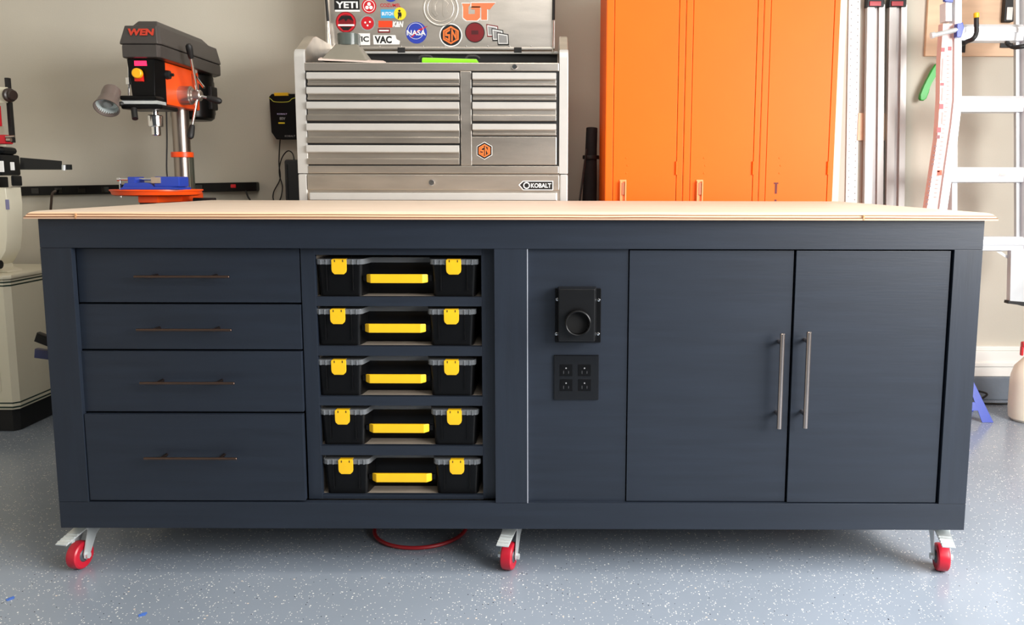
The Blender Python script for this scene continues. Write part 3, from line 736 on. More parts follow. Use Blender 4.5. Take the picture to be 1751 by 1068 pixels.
# ------------------------------------------------------------------ lockers
LK = 1.18
llab = ['leftmost of the orange metal lockers, beside the tool chest', 'middle orange metal locker with a light latch handle', 'rightmost orange metal locker, its latch handle missing']
segs = [(1036, 1169.5, 1049.5, 1158), (1170.5, 1300.5, 1182.5, 1290), (1301.5, 1429, 1313, 1419)]
for i, (u0, u1, d0, d1) in enumerate(segs):
    x0 = P(u0, 200, LK).x; x1 = P(u1, 200, LK).x
    t = thing('metal_locker', llab[i], 'locker', ((x0+x1)/2, LK+.2, 0), 'orange metal lockers')
    MB().box(x0, x0+.0012, LK+.001, LK+.42, 0.0, 1.9).box(x1-.0012, x1, LK+.001, LK+.42, 0.0, 1.9).box(x0+.0015, x1-.0015, LK+.418, LK+.42, 0, 1.9).box(x0+.0015, x1-.0015, LK+.003, LK+.418, .1, .11).box(x0+.0015, x1-.0015, LK+.003, LK+.418, 1.885, 1.9).build('locker_shell', ORANGE, t)
    e0 = P(d0, 200, LK).x; e1 = P(d1, 200, LK).x
    MB().box(x0+.0008, e0-.0015, LK, LK+.02, 0, 1.9, .0025).box(e1+.0015, x1-.0008, LK, LK+.02, 0, 1.9, .0025).box(e0-.0015, e1+.0015, LK+.002, LK+.02, 0, .12, .001).box(e0-.0015, e1+.0015, LK+.002, LK+.02, 1.88, 1.9, .001).build('locker_frame', ORANGE, t)
    dr = MB().box(e0, e1, LK+.001, LK+.016, .125, 1.875, .002).build('door', ORANGE, t)
    zh = P(u0, 307, LK).z
    hx = P((1065, 1196, 1327)[i], 320, LK).x
    if i < 2:
        h = MB().box(hx-.0135, hx+.0135, LK-.004, LK+.001, zh-.14, zh, .002)
        h.box(hx-.012, hx-.007, LK-.014, LK-.003, zh-.135, zh-.006, .0015).box(hx+.007, hx+.012, LK-.014, LK-.003, zh-.135, zh-.006, .0015)
        h.build('latch_handle', mat('pale_orange_metal', (248, 150, 92), .4), dr)
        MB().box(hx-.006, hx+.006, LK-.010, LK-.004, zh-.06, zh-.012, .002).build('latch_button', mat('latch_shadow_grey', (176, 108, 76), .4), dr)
    else:
        MB().prism([(hx-.009, zh-.017), (hx-.0045, zh-.017), (hx-.0045, zh-.055), (hx+.0045, zh-.055), (hx+.0045, zh-.017), (hx+.009, zh-.017), (hx+.009, zh-.011), (hx-.009, zh-.011)], LK+.0002, LK+.0012, 'y').build('latch_slot', mat('slot_dark', (90, 14, 10), .6), dr)
        MB().box(hx-.004, hx+.004, LK+.0002, LK+.0012, zh-.12, zh-.078).build('latch_slot', MATS['slot_dark'], dr)
    for vv in (270, 283, 296):
        c = P((1071, 1204, 1333)[i]+(2 if vv == 283 else 0), vv, LK); MB().lathe((c.x, LK+.0012, c.z), (0, -1, 0), [(.0035, 0), (.003, .0012), (0, .0018)], 12).build('rivet', ORANGE, dr)
    for z in (P(u0, 287, LK).z, 1.82, .4):
        MB().cyl((e1+.0006, LK-.002, z-.026), (e1+.0006, LK-.002, z+.026), .0045, n=12).build('hinge', ORANGE, dr)

# ------------------------------------------------------------------ black folded bag leaning beside the lockers
t = thing('folded_stand', 'narrow black folded stand leaning between the tool chest and lockers', 'folded stand', (P(1005, 340, 1.45).x, 1.45, 0))
a = P(1012, 219, 1.6); b = P(1000, 345, 1.45); d = (b-a); foot = Vector((b.x-.004, 1.44, 0))
top = a
def lerp(a, b, t): return a+(b-a)*t
pts = [foot+Vector((0, 0, .002)), lerp(foot, top, .3), lerp(foot, top, .6), lerp(foot, top, .8), lerp(foot, top, .92), top]
m_ = MB(); 
m_.tube(pts, [.03, .034, .034, .031, .026, .025], 16, smooth=False); m_.build('bag', mat('black_cloth', (20, 19, 22), .8, 0, .3, 30, .6, 60), t)
MB().tube([P(991, 345, 1.42), P(997, 300, 1.45), P(1003, 255, 1.52)], .0045, 8).tube([P(991, 345, 1.42), Vector((P(988, 345, 1.42).x, 1.42, .005))], .0045, 8, smooth=False).build('strap', BLACKM, t)
m2 = MB()
for k in (.45, .7, .9): 
    c = lerp(foot, top, k); m2.lathe(c-Vector((0, 0, .008)), (0, 0, 1), [(.036, 0), (.037, .008), (.036, .016)], 20)
m2.build('tie_band', BLACKM, t)

# ------------------------------------------------------------------ wall: power strip, charger, cords, tube
WF = WY-.001
def wallbox(u0, v0, u1, v1, th, m, name, parent=None, bev=.003, Y=None):
    Y = Y or WF
    a = P(u0, v0, Y-th); b = P(u1, v1, Y-th)
    return MB().box(a.x, b.x, Y-th, Y, b.z, a.z, bev).build(name, m, parent)
a = P(18, 319, WF-.04); b = P(438, 311, WF-.04); c = P(438, 326.5, WF-.04); zA = (P(18, 335, WF-.04).z)
ps = thing('power_strip', 'long black metal power strip mounted on the wall behind the drill press', 'power strip', ((a.x+b.x)/2, WF, (a.z+c.z)/2))
MB().hexa([(a.x, WF-.04, zA), (b.x, WF-.04, c.z), (b.x, WF, c.z), (a.x, WF, zA), (a.x, WF-.04, a.z), (b.x, WF-.04, b.z), (b.x, WF, b.z), (a.x, WF, a.z)], .004).build('strip_body', BLACKP, ps)
q = P(399, 318, WF-.042); MB().box(q.x-.012, q.x+.012, WF-.045, WF-.04, q.z-.008, q.z+.008, .002).build('switch', mat('red_rocker', (190, 20, 30), .3, emit=.15), ps)
for k in range(8):
    u = 60+k*40; v = 327-(u-18)*8/420
    q = P(u, v, WF-.042); MB().box(q.x-.018, q.x+.018, WF-.0425, WF-.0395, q.z-.013, q.z+.013, .002).build('socket', BLACKG, ps)
q = P(436, 319, WF-.02); MB().box(q.x, q.x+.014, WF-.012, WF, q.z-.016, q.z+.016, .002).build('mounting_ear', BLACKP, ps)
(MB().tube([P(96, 326, WF-.05), P(90, 330, WF-.06), P(88, 342, WF-.06), P(87, 380, WF-.05), P(95, 470, WF-.05)], .0055, 8).build('power_cord', mat('brown_cord', (64, 50, 40), .5), ps))
(MB().tube([P(420, 326, WF-.045), P(424, 336, WF-.05), P(430, 350, WF-.05), P(436, 400, WF-.04)], .004, 8).build('plug_cord', BLACKM, ps))

ct = thing('battery_charger', 'black battery charger with yellow trim mounted on the wall beside the tool chest', 'battery charger', (P(485, 200, WF).x, WF, P(485, 200, WF).z))
Yc = WF-.06
pl = [P(u, v, Yc) for u, v in ((459.5, 165), (464, 160), (505, 160), (512, 166), (512, 226), (508, 238), (472, 238), (463.5, 226))]
MB().prism([(p.x, p.z) for p in pl], Yc, WF, 'y', .006).build('charger_body', BLACKP, ct)
pl = [P(u, v, Yc-.004) for u, v in ((468, 158.5), (492, 158), (493, 163.5), (469, 164))]
MB().prism([(p.x, p.z) for p in pl], Yc-.004, Yc+.03, 'y', .002).build('release_tab', YEL, ct)
MB().tube([P(460, 167, Yc-.001), P(464, 170, Yc-.001), P(470, 174, Yc-.001), P(492, 174, Yc-.001), P(499, 169, Yc-.001), P(506, 167, Yc-.001)], .0018, 6).build('trim_line', mat('yellow_green_line', (190, 190, 60), .4), ct)
txt('KOBALT', 474, 193.5, 491, 196, Yc-.0002, .02).build('lettering', mat('lilac_print', (200, 190, 235), .4), ct)
txt('80V', 478, 200, 488, 205, Yc-.0002, .02).build('lettering', GREYP, ct)
rect(476, 209, 487, 211.5, Yc-.0002).build('label_stripe', YELP, ct)
txt('KOBALT', 487, 231, 505, 234, Yc-.0002, .01).build('lettering', GREYP, ct)
tag(MB().tube([P(479, 238, WF-.03), P(478, 252, WF-.02), P(477, 280, WF-.015), P(479, 305, WF-.015), P(468, 328, WF-.02), P(468, 342, WF-.02), P(478, 343, WF-.02), P(483, 320, WF-.02), P(478, 300, WF-.02), P(478, 285, WF-.02), P(483, 268, WF-.03), P(492, 258, WF-.04), P(500, 262, WF-.05), P(503, 275, WF-.06), P(503, 300, WF-.06)], .0028, 8).build('charger_cord', BLACKM), 'looped black cord hanging below the battery charger', 'power cord')
c0 = P(501, 273, 1.68); r = .034
tag(MB().box(P(486, 300, 1.66).x, P(512, 300, 1.66).x, 1.66, 1.735, .001, c0.z, .01).box(P(488, 300, 1.66).x, P(492, 300, 1.66).x, 1.655, 1.66, .4, c0.z-.02, .002).build('upright_case', mat('dark_slate_plastic', (42, 46, 48), .4)), 'tall dark plastic case standing beside the left side of the tool chest', 'case')

# ------------------------------------------------------------------ drill press
DX = -1.469
dpz = .87
dp = thing('drill_press', 'black and orange bench drill press at the left behind the workbench', 'drill press', (DX, 1.41, dpz))
Y0, Y1 = 1.05, 1.665
def Z(v, Y, u=237): return P(u, v, Y).z
xl = P(203, 70, Y0).x; xr = P(272, 70, Y0).x
zl = Z(75, Y0); zbm = Z(98, Y0); ztp = Z(42, Y0)
lip = zl
# cover: lower tray and tapered upper lid
cvb = MB(); cvb.prism([(xl+.012, Y0+.0), (xr-.012, Y0), (xr, Y0+.02), (xr, Y1-.05), (xr-.04, Y1), (xl+.04, Y1), (xl, Y1-.05), (xl, Y0+.02)], zbm, lip, 'z', .006)
cv = cvb.build('belt_cover', CHARC, dp)
u_ = MB(); i_ = .014
lo = [(xl+.006, Y0-.004), (xr-.006, Y0-.004), (xr+.003, Y0+.012), (xr+.003, Y1-.05), (xr-.04, Y1+.003), (xl+.04, Y1+.003), (xl-.003, Y1-.05), (xl-.003, Y0+.012)]
hi = [(xl+.016, Y0+.018), (xr-.018, Y0+.018), (xr-.01, Y0+.03), (xr-.01, Y1-.06), (xr-.045, Y1-.012), (xl+.045, Y1-.012), (xl+.012, Y1-.06), (xl+.012, Y0+.03)]
A = [u_.bm.verts.new((x, y, lip)) for x, y in lo]; A2 = [u_.bm.verts.new((x, y, lip+.006)) for x, y in lo]; B = [u_.bm.verts.new((x, y, ztp-(.0 if y < 1.3 else 0))) for x, y in hi]
for Q, R_ in ((A, A2), (A2, B)):
    for i in range(8): u_.bm.faces.new((Q[i], Q[(i+1) % 8], R_[(i+1) % 8], R_[i]))
u_.bm.faces.new(A[::-1]); u_.bm.faces.new(B)
bmesh.ops.bevel(u_.bm, geom=[e for e in u_.bm.edges], offset=.003, segments=2, affect='EDGES', profile=.5)
u_.build('cover_lid', CHARC, cv)
r0 = P(228, 42, Y0+.03).x; r1 = P(266, 42, Y0+.03).x; zr_ = Z(34.5, Y0+.04)
MB().hexa([(r0-.008, Y0+.03, ztp-.001), (r1+.006, Y0+.03, ztp-.001), (r1+.006, Y1-.1, ztp-.001), (r0-.008, Y1-.1, ztp-.001), (r0+.006, Y0+.055, zr_), (r1-.006, Y0+.055, zr_), (r1-.006, Y1-.16, zr_), (r0+.006, Y1-.16, zr_)], .005).build('cover_ridge', CHARC, cv)
wl = txt('WEN', 216, 48, 262, 60.5, Y0, .05)
# the lettering lies on the sloping front of the lid
zmid = (lip+.006+ztp)/2
for v in wl.bm.verts:
    t_ = (v.co.z-(lip+.006))/(ztp-lip-.006); v.co.y = (Y0-.004)+t_*.022-.0035+(v.co.y-Y0)*1.0
wl.build('lettering', mat('red_orange_print', (190, 56, 36), .45), cv)
# head casting
hx0 = P(223, 140, Y0+.05).x; hx1 = P(272, 140, Y0+.05).x
zhb = Z(175, Y0+.06)
ox = P(275, 140, 1.12).x
fb = MB().hexa([(hx0+.004, Y0+.05, zhb+.015), (hx1-.02, Y0+.05, zhb+.015), (hx1, Y0+.11, zhb-.004), (hx0, Y0+.11, zhb-.004), (hx0, Y0+.03, zbm), (hx1-.004, Y0+.03, zbm), (hx1, Y0+.11, zbm), (hx0, Y0+.11, zbm)], .004)
fb.build('control_housing', BLACKP, dp)
Yp = Y0+.034
MB().box(P(230, 104, Yp).x, P(251, 104, Yp).x, Yp-.003, Yp+.02, Z(112.5, Yp), Z(104, Yp)).build('depth_display', GLOWR, dp)
q = P(237.5, 132, Yp); MB().box(q.x-.016, q.x+.016, Yp-.006, Yp+.03, q.z-.016, q.z+.016, .003).build('switch_plate', mat('safety_red', (206, 34, 26), .4), dp)
q = P(238, 126, Yp); MB().cyl((q.x, Yp-.004, q.z), (q.x, Yp-.024, q.z), .0185, n=28, bev=.003).build('stop_switch', mat('safety_yellow', (244, 176, 24), .4), dp)
ob = MB(); oz1 = Z(98, 1.12); oz0 = P(300, 184, 1.3).z
ob.prism([(hx0+.002, Y0+.112), (ox, Y0+.112), (ox, 1.46), (hx0+.002, 1.46)], oz0, zbm-.0005, 'z', .006).build('head_casting', ORANGE_D, dp)
# ring below the spindle housing
ql = P(217, 170, 1.13); qr = P(283, 185, 1.13)
MB().box(ql.x, qr.x+.01, 1.08, 1.22, Z(187, 1.1), Z(179, 1.1), .006).box(ql.x, hx1-.005, 1.075, 1.16, Z(172, 1.1), Z(164, 1.1), .006).build('lower_collar', BLACKP, dp)
MB().box(ql.x+.002, hx1-.002, 1.082, 1.155, Z(178.6, 1.1), Z(172.4, 1.1), .002).build('collar_plate', ZINC, dp)
MB().cyl(P(220, 103, 1.1), P(220.5, 170, 1.1), .0035, n=10).box(P(216, 140, 1.09).x, P(222, 140, 1.09).x, 1.085, 1.1, Z(145, 1.1), Z(133, 1.1), .001).build('depth_rod', CHROME, dp)
MB().tube([P(229, 186, 1.08), P(231, 203, 1.06)], .011, 12, smooth=False).build('clamp_lever', BLACKM, dp)
# spindle and chuck
SY = 1.18; sx = P(265.5, 200, SY).x; s_ = .0023
zc0 = P(265, 188, SY).z; zc1 = P(265, 197, SY).z; zc2 = P(265, 217, SY).z; zc3 = P(265, 232, SY).z
MB().lathe((sx, SY, zc3), (0, 0, 1), [(0, 0), (.015, 0), (.018, .004), (.018, zc2-zc3-.001), (.0265, zc2-zc3), (.029, zc2-zc3+.004), (.029, zc1-zc3-.004), (.0265, zc1-zc3), (.012, zc1-zc3), (.012, zc0-zc3+.01)], 32).build('chuck', CHROME, dp)
# feed hub and handles on the right flank
HY = 1.285
q = P(303, 163, HY)
hub = MB().lathe((ox-.002, HY, q.z), (1, 0, 0), [(0, 0), (.037, 0), (.037, .045), (.03, .048), (.03, .052), (.022, .056), (.022, .082), (.018, .086), (0, .086)], 32).build('feed_hub', mat('worn_cast_aluminium', (190, 180, 172), .32, .9, .15, 20), dp)
hc = Vector((ox+.07, HY, q.z))
for e_, le in ((P(322.5, 76, 1.19), .045), (P(378, 173.5, 1.30), .035), (P(325, 236, 1.22), .04)):
    d_ = (e_-hc).normalized()
    g0 = e_-d_*.05
    h_ = MB().cyl(hc, g0+d_*.01, .0055, n=14).build('feed_handle', CHROME, dp)
    MB().lathe(g0-d_*.005, d_, [(0, 0), (.009, 0), (.011, .01), (.0135, .038), (.0125, .05), (.007, .057), (0, .059)], 20).build('grip', BLACKM, h_)
# small knob and tension lever
q = P(289, 128, 1.17); MB().lathe((ox, 1.17, q.z), (1, 0, 0), [(0, 0), (.018, 0), (.016, .014), (.006, .016), (.006, .028), (0, .028)], 20).build('lock_knob', BLACKM, dp)
hx_ = MB().cyl(P(326, 122, 1.43), P(326, 122, 1.40)+Vector((.02, 0, 0)), .008, n=14); hx_.cyl(P(329, 124, 1.4), P(349, 150, 1.36), .0055, n=12).build('tension_lever', CHROME, dp)
# motor
mx0 = P(333, 150, 1.49).x; mz0 = P(350, 207, 1.6).z; mz1 = P(350, 126, 1.6).z
mc = Vector((DX+.03, 1.57, (mz0+mz1)/2))
MB().lathe((DX-.0, 1.57, mz0), (0, 0, 1), [(0, 0), (.075, 0), (.088, .01), (.09, .02), (.09, mz1-mz0-.02), (.08, mz1-mz0), (0, mz1-mz0)], 36).box(DX+.06, P(366, 170, 1.6).x, 1.53, 1.62, mz0+.02, mz1-.03, .01).build('motor', BLACKP, dp)
MB().box(P(365, 170, 1.6).x, P(373, 170, 1.6).x, 1.535, 1.6, mz0+.045, mz1-.06, .006).build('junction_box', BLACKM, dp)
# column, rack, collar
KX, KY = DX-.0, 1.41
kx = P(311, 250, KY).x
MB().cyl((kx, KY, dpz+.02), (kx, KY, oz0+.02), .0345, n=40).build('column', mat('ground_steel_column', (160, 150, 142), .32, 1, .1, 6, aniso=(1, 1, .2)), dp)
MB().cyl((kx, KY, P(311, 269, KY).z), (kx, KY, P(311, 260, KY).z), .0445, n=36, bev=.002).build('rack_collar', ORANGE_D, dp)
MB().box(kx+.028, kx+.044, KY-.01, KY+.01, dpz+.02, P(311, 269, KY).z, .001).build('rack', mat('greenish_steel', (110, 116, 104), .4, .8), dp)
# table
TZ1 = P(270, 323.5, 1.2).z; TZ0 = P(270, 334, 1.2).z
tcx = P(269, 330, 1.2).x
tbl = MB().lathe((tcx, 1.2, TZ0), (0, 0, 1), [(0, 0), (.150, 0), (.161, .004), (.166, TZ1-TZ0-.007), (.170, TZ1-TZ0-.005), (.170, TZ1-TZ0), (.160, TZ1-TZ0), (.158, TZ1-TZ0-.003), (0, TZ1-TZ0-.003)], 64).build('table', ORANGE_D, dp)
MB().box(kx-.06, kx+.06, 1.33, KY+.055, TZ0-.05, TZ0+.012, .01).box(tcx-.04, tcx+.04, 1.12, 1.36, TZ0-.028, TZ0+.001, .006).build('table_bracket', ORANGE_D, dp)
MB().cyl((tcx+.1, 1.3, TZ0-.02), (tcx+.19, 1.3, TZ0-.02), .009, n=12).cyl((tcx-.02, 1.16, TZ0-.06), (tcx-.02, 1.16, TZ0), .03, n=20).build('table_knob', BLACKM, dp)
MB().box(DX-.14, DX+.14, 1.12, 1.56, dpz, dpz+.022, .006).lathe((kx, KY, dpz+.02), (0, 0, 1), [(.065, 0), (.06, .012), (.042, .02), (.042, .05), (.035, .05)], 32).build('base', CHARC, dp)
(MB().tube([P(284.5, 186, 1.3), P(285.5, 240, 1.3), P(285, 290, 1.3), P(288.5, 318, 1.3)], .0032, 8).build('power_cord', BLACKM, dp))
# work lamp on its neck
MB().tube([P(222, 176, 1.1), P(212, 177, 1.09), P(205, 178, 1.08)], .009, 12).build('lamp_neck', BLACKM, dp)
lc = P(190, 172, 1.07); ld = (Vector((.08, -.62, -.7))).normalized()
lm = MB().lathe(lc-ld*.035+Vector((0, 0, .022)), ld, [(0, 0), (.022, .002), (.031, .012), (.033, .03), (.033, .06), (.036, .068), (.044, .105), (.0455, .107), (.0425, .107), (.034, .072), (.02, .064), (0, .063)], 36)
lmp = lm.build('work_lamp', mat('bronze_grey_plastic', (104, 92, 86), .4), dp)
q = lc-ld*.035+Vector((0, 0, .022))
MB().lathe(q, ld, [(.0425, .1055), (.034, .074), (.021, .066), (.018, .0662), (.0, .0665)], 32).build('reflector', LAMPIN, lmp)
MB().lathe(q, ld, [(0, .067), (.014, .069), (.018, .08), (.014, .09), (0, .093)], 24).build('bulb', mat('frosted_bulb', (150, 158, 158), .3), lmp)

# drill press vise
vt = thing('drill_press_vise', 'blue drill press vise lying on the round orange table', 'vise', (tcx, 1.12, TZ1))
vY = 1.07
vx = lambda u: P(u, 315, vY).x
vz = lambda v: TZ1+(323-v)*.00228
MB().prism([(vx(203), TZ1+.0004), (vx(307), TZ1+.0004), (vx(307), vz(319)), (vx(290), vz(318)), (vx(211), vz(318))], vY-.005, vY+.1, 'y', .002).build('vise_base', BLUE, vt)
MB().box(vx(262), vx(306), vY+.004, vY+.09, vz(318.5), vz(301), .006).build('fixed_jaw', BLUE, vt)
MB().prism([(vx(208), vz(318.5)), (vx(262), vz(318.5)), (vx(256), vz(313)), (vx(247), vz(311)), (vx(212), vz(312))], vY+.004, vY+.09, 'y', .002).build('slide', BLUE, vt)
MB().box(vx(216), vx(229), vY+.01, vY+.085, vz(316), vz(301.5), .003).build('screw_block', BLUE, vt)
MB().box(vx(259), vx(274.5), vY-.002, vY+.094, vz(312), vz(302), .001).build('jaw_plate', mat('tan_steel', (186, 168, 148), .4, .5), vt)
MB().cyl((vx(193), vY+.045, vz(305.5)), (vx(260), vY+.045, vz(305.5)), .0048, n=16).cyl((vx(191), vY+.045, vz(305.5)), (vx(196), vY+.045, vz(305.5)), .008, n=16).build('screw', CHROME, vt)
c0 = Vector((P(194, 310, vY-.02).x, 0, 0))
MB().cyl((vx(195), vY+.045, TZ1-.03), (vx(195), vY+.045, TZ1+.036), .0042, n=12).build('handle_bar', CHROME, vt)

# steel stand under the drill press
ts = thing('machine_stand', 'dark steel stand carrying the drill press, hidden behind the workbench', 'stand', (DX, 1.36, 0))
MB().box(DX-.2, DX+.2, 1.105, 1.66, dpz-.03, dpz-.0005, .004).build('stand_top', CHARC, ts)
for sx_ in (-1, 1):
    for yy in (1.13, 1.6): MB().box(DX+sx_*.18-.02, DX+sx_*.18+.02, yy, yy+.04, 0, dpz-.0305, .002).build('leg', CHARC, ts)
MB().box(DX-.18, DX+.18, 1.13, 1.62, .2, .22, .002).build('shelf', CHARC, ts)

# ------------------------------------------------------------------ band saw on its cream cabinet
BY = 1.235
bs = thing('band_saw', 'cream band saw on a pinstriped cabinet at the left edge', 'band saw', (-2.35, BY+.25, 0))
bxr = P(33, 733, BY).x; czt = P(20, 478, BY).z
zk = P(20, 701, BY).z
bxl = bxr-.56
def chamf(x0, x1, y0, y1, c): return [(x0+c, y0), (x1-c, y0), (x1, y0+c), (x1, y1), (x0, y1), (x0, y0+c)]
MB().prism(chamf(bxl, bxr, BY, 1.68, .02), zk, czt, 'z', .006).build('cabinet', CREAM, bs)
MB().prism(chamf(bxl-.008, bxr+.008, BY-.008, 1.69, .022), czt, czt+.018, 'z', .006).build('cabinet_top', CREAM, bs)
MB().prism(chamf(bxl+.012, bxr-.012, BY+.012, 1.67, .02), .001, zk, 'z', .003).build('plinth', BLACKM, bs)
for zz_, w_ in ((czt-.012, .003), (czt-.026, .003), (zk+.012, .0035), (zk+.030, .003)):
    st = MB(); st.prism(chamf(bxl-.0006, bxr+.0006, BY-.0006, 1.68, .02), zz_-w_, zz_+w_, 'z'); st.build('pinstripe', DGREEN, bs)
MB().box(bxl+.03, bxr-.06, BY-.003, BY+.002, zk+.08, czt-.13, .002).build('cabinet_door', CREAM, bs)
# lower wheel housing / pedestal
SYb = 1.33
zped0 = czt+.018
pts_ = [(-60, 320), (36, 320), (38, 345), (38, 400), (36, 425), (28, 440), (20, 449), (22, 455), (38, 459), (40, 466), (-60, 466)]
q_ = [P(u, v, SYb+.10) for u, v in pts_]
for p_ in q_: p_.z = max(p_.z, zped0+.0004)
MB().prism([(p_.x, p_.z) for p_ in q_], SYb, SYb+.10, 'y', .012).build('lower_housing', CREAM, bs)
MB().box(P(10, 352, SYb).x, P(16, 352, SYb).x, SYb-.0012, SYb+.001, P(10, 358, SYb).z, P(10, 341, SYb).z).build('decal', mat('decal_blue_grey', (128, 126, 160), .5), bs)
c_ = P(-2, 452, SYb-.03); MB().cyl((c_.x-.03, SYb-.03, c_.z), (c_.x+.008, SYb-.03, c_.z), .018, n=20).build('knob', BLACKM, bs)
# trunnion and table
MB().box(P(-60, 300, SYb).x, P(14, 300, SYb+.1).x, SYb+.02, SYb+.1, P(0, 321, SYb).z, P(0, 302, SYb).z, .004).build('trunnion', BLACKM, bs)
MB().box(P(-120, 300, SYb-.03).x, P(37, 300, SYb+.1).x, SYb-.03, SYb+.1, P(0, 300, SYb).z, P(0, 264, SYb).z, .008).box(P(20, 300, SYb-.03).x, P(38, 300, SYb+.02).x, SYb-.04, SYb+.02, P(0, 318, SYb).z, P(0, 300, SYb).z, .006).build('saw_table', mat('black_iron', (22, 24, 26), .3, .3), bs)
MB().box(P(-40, 255, SYb).x, P(32, 255, SYb+.1).x, SYb+.0, SYb+.1, P(0, 264, SYb).z, P(0, 250, SYb).z, .02).build('blade_guard_base', mat('black_iron', (22, 24, 26), .3, .3), bs)
MB().box(P(18, 288, SYb-.035).x, P(24, 288, SYb-.035).x, SYb-.036, SYb-.03, P(0, 291, SYb-.03).z, P(0, 277, SYb-.03).z, .001).box(P(-5, 288, SYb-.035).x, P(6, 288, SYb-.035).x, SYb-.036, SYb-.03, P(0, 294, SYb-.03).z, P(0, 275, SYb-.03).z, .001).build('scale_label', WHITE, bs)
fr = MB().hexa([P(34, 290, SYb), P(106, 290, SYb), P(106, 290, SYb+.03), P(34, 290, SYb+.03), P(34, 269, SYb), P(106, 275, SYb), P(106, 275, SYb+.03), P(34, 269, SYb+.03)], .002)
fr.box(P(106, 285, SYb).x, P(119, 285, SYb).x, SYb+.008, SYb+.02, P(110, 290, SYb).z, P(110, 281, SYb).z, .002).build('fence_rail', mat('black_iron', (22, 24, 26), .3, .3), bs)
MB().cyl(P(109, 282, SYb), P(109, 291, SYb), .008, n=12).build('rail_bolt', ZINC, bs)
# upper guide post, bracket, knob
MB().box(P(4, 200, SYb).x, P(10.5, 200, SYb).x, SYb+.03, SYb+.05, P(8, 243, SYb).z, P(8, 131, SYb).z, .002).build('guide_post', BLACKM, bs)
MB().hexa([P(-40, 178, SYb), P(14, 176, SYb), P(14, 176, SYb+.06), P(-40, 178, SYb+.06), P(-40, 148, SYb), P(14, 149, SYb), P(14, 149, SYb+.06), P(-40, 148, SYb+.06)], .004).build('post_bracket', CREAM, bs)
c_ = P(16, 163, SYb); MB().lathe((c_.x, SYb-.005, c_.z), (1, -.35, 0), [(0, 0), (.028, 0), (.029, .006), (.027, .012), (.021, .015), (.021, .026), (.018, .029), (0, .029)], 28).build('post_knob', mat('dark_bakelite', (48, 38, 34), .35), bs)
MB().box(P(-80, 200, SYb).x, P(-24, 200, SYb).x, SYb+.01, SYb+.10, P(0, 235, SYb).z, P(0, -60, SYb).z, .01).build('frame_column', CREAM, bs)
MB().box(P(-30, 200, SYb).x, P(1, 200, SYb).x, SYb-.01, SYb+.009, P(0, 216, SYb).z, P(0, 180, SYb).z, .004).box(P(-10, 240, SYb).x, P(10, 240, SYb).x, SYb, SYb+.05, P(0, 246, SYb).z, P(0, 230, SYb).z, .006).build('blade_guard', RED, bs)
MB().cyl(P(10, 234, SYb), P(25, 233, SYb), .005, n=12).cyl(P(12, 239, SYb), P(19, 239, SYb), .008, n=12).build('guide_bolt', STEEL_D, bs)
MB().box(P(-60, 250, SYb).x, P(-20, 250, SYb).x, SYb+.02, SYb+.12, P(0, 270, SYb).z, P(0, 210, SYb).z, .01).build('throat', CREAM, bs)

# ------------------------------------------------------------------ right side: lockers' neighbour boards, rails, ladder
RYw = WF
def wallstrip(ut0, ut1, ub0, ub1, vt, vb, th, Y=RYw):
    pts = [P(ub0, vb, Y-th), P(ub1, vb, Y-th), P(ut1, vt, Y-th), P(ut0, vt, Y-th)]
    return [(p.x, p.z) for p in pts]
# cream board standing behind the lockers' right edge
a = P(1430, 200, 1.5).x; b = P(1440.5, 200, 1.5).x
tag(MB().box(P(1428, 200, 1.63).x, P(1440, 200, 1.63).x, 1.63, 1.65, 0, 1.95, .002).build('wood_board', mat('pale_pine', (246, 226, 196), .6, 0, .05)), 'pale board standing on edge beside the rightmost locker', 'board')
# perforated strip
m_ = MB(); m_.prism(wallstrip(1452, 1472, 1446, 1465.5, -20, 355, .008), RYw-.008, RYw, 'y', .001)
strip = m_.build('perforated_strip', WHITE); tag(strip, 'white perforated metal strip hanging on the wall beside the lockers', 'metal strip')
pm_ = MATS.setdefault('perforated_white', WHITE.copy()); strip.data.materials[0] = pm_
n = pm_.node_tree.nodes; L = pm_.node_tree.links
def mth(op, a, b=None):
    q = n.new('ShaderNodeMath'); q.operation = op
    for k, v in ((0, a), (1, b)):
        if v is None: continue
        if isinstance(v, (int, float)): q.inputs[k].default_value = v
        else: L.new(v, q.inputs[k])
    return q.outputs[0]
tc_ = n.new('ShaderNodeTexCoord'); sp_ = n.new('ShaderNodeSeparateXYZ'); L.new(tc_.outputs['Object'], sp_.inputs[0])
pa, pb = P(1446, 355, RYw-.008), P(1452, -20, RYw-.008)
sl = (pb.x-pa.x)/(pb.z-pa.z)
xx = mth('SUBTRACT', sp_.outputs['X'], mth('MULTIPLY', mth('SUBTRACT', sp_.outputs['Z'], pa.z), sl))
hit = None
for off, ph in ((.012, 0), (.042, .5)):
    dx = mth('SUBTRACT', xx, pa.x+off)
    dz = mth('MULTIPLY', mth('SUBTRACT', mth('FRACT', mth('ADD', mth('DIVIDE', sp_.outputs['Z'], .03), ph)), .5), .03)
    rr = mth('ADD', mth('MULTIPLY', dx, dx), mth('MULTIPLY', dz, dz))
    h_ = mth('LESS_THAN', rr, .0028**2); hit = h_ if hit is None else mth('MAXIMUM', hit, h_)
bs_ = n['Principled BSDF']; src = bs_.inputs['Base Color'].links[0].from_socket
mx_ = n.new('ShaderNodeMix'); mx_.data_type = 'RGBA'; L.new(hit, mx_.inputs[0]); L.new(src, mx_.inputs[6]); mx_.inputs[7].default_value = srgb(120, 116, 112)
L.new(mx_.outputs[2], bs_.inputs['Base Color'])
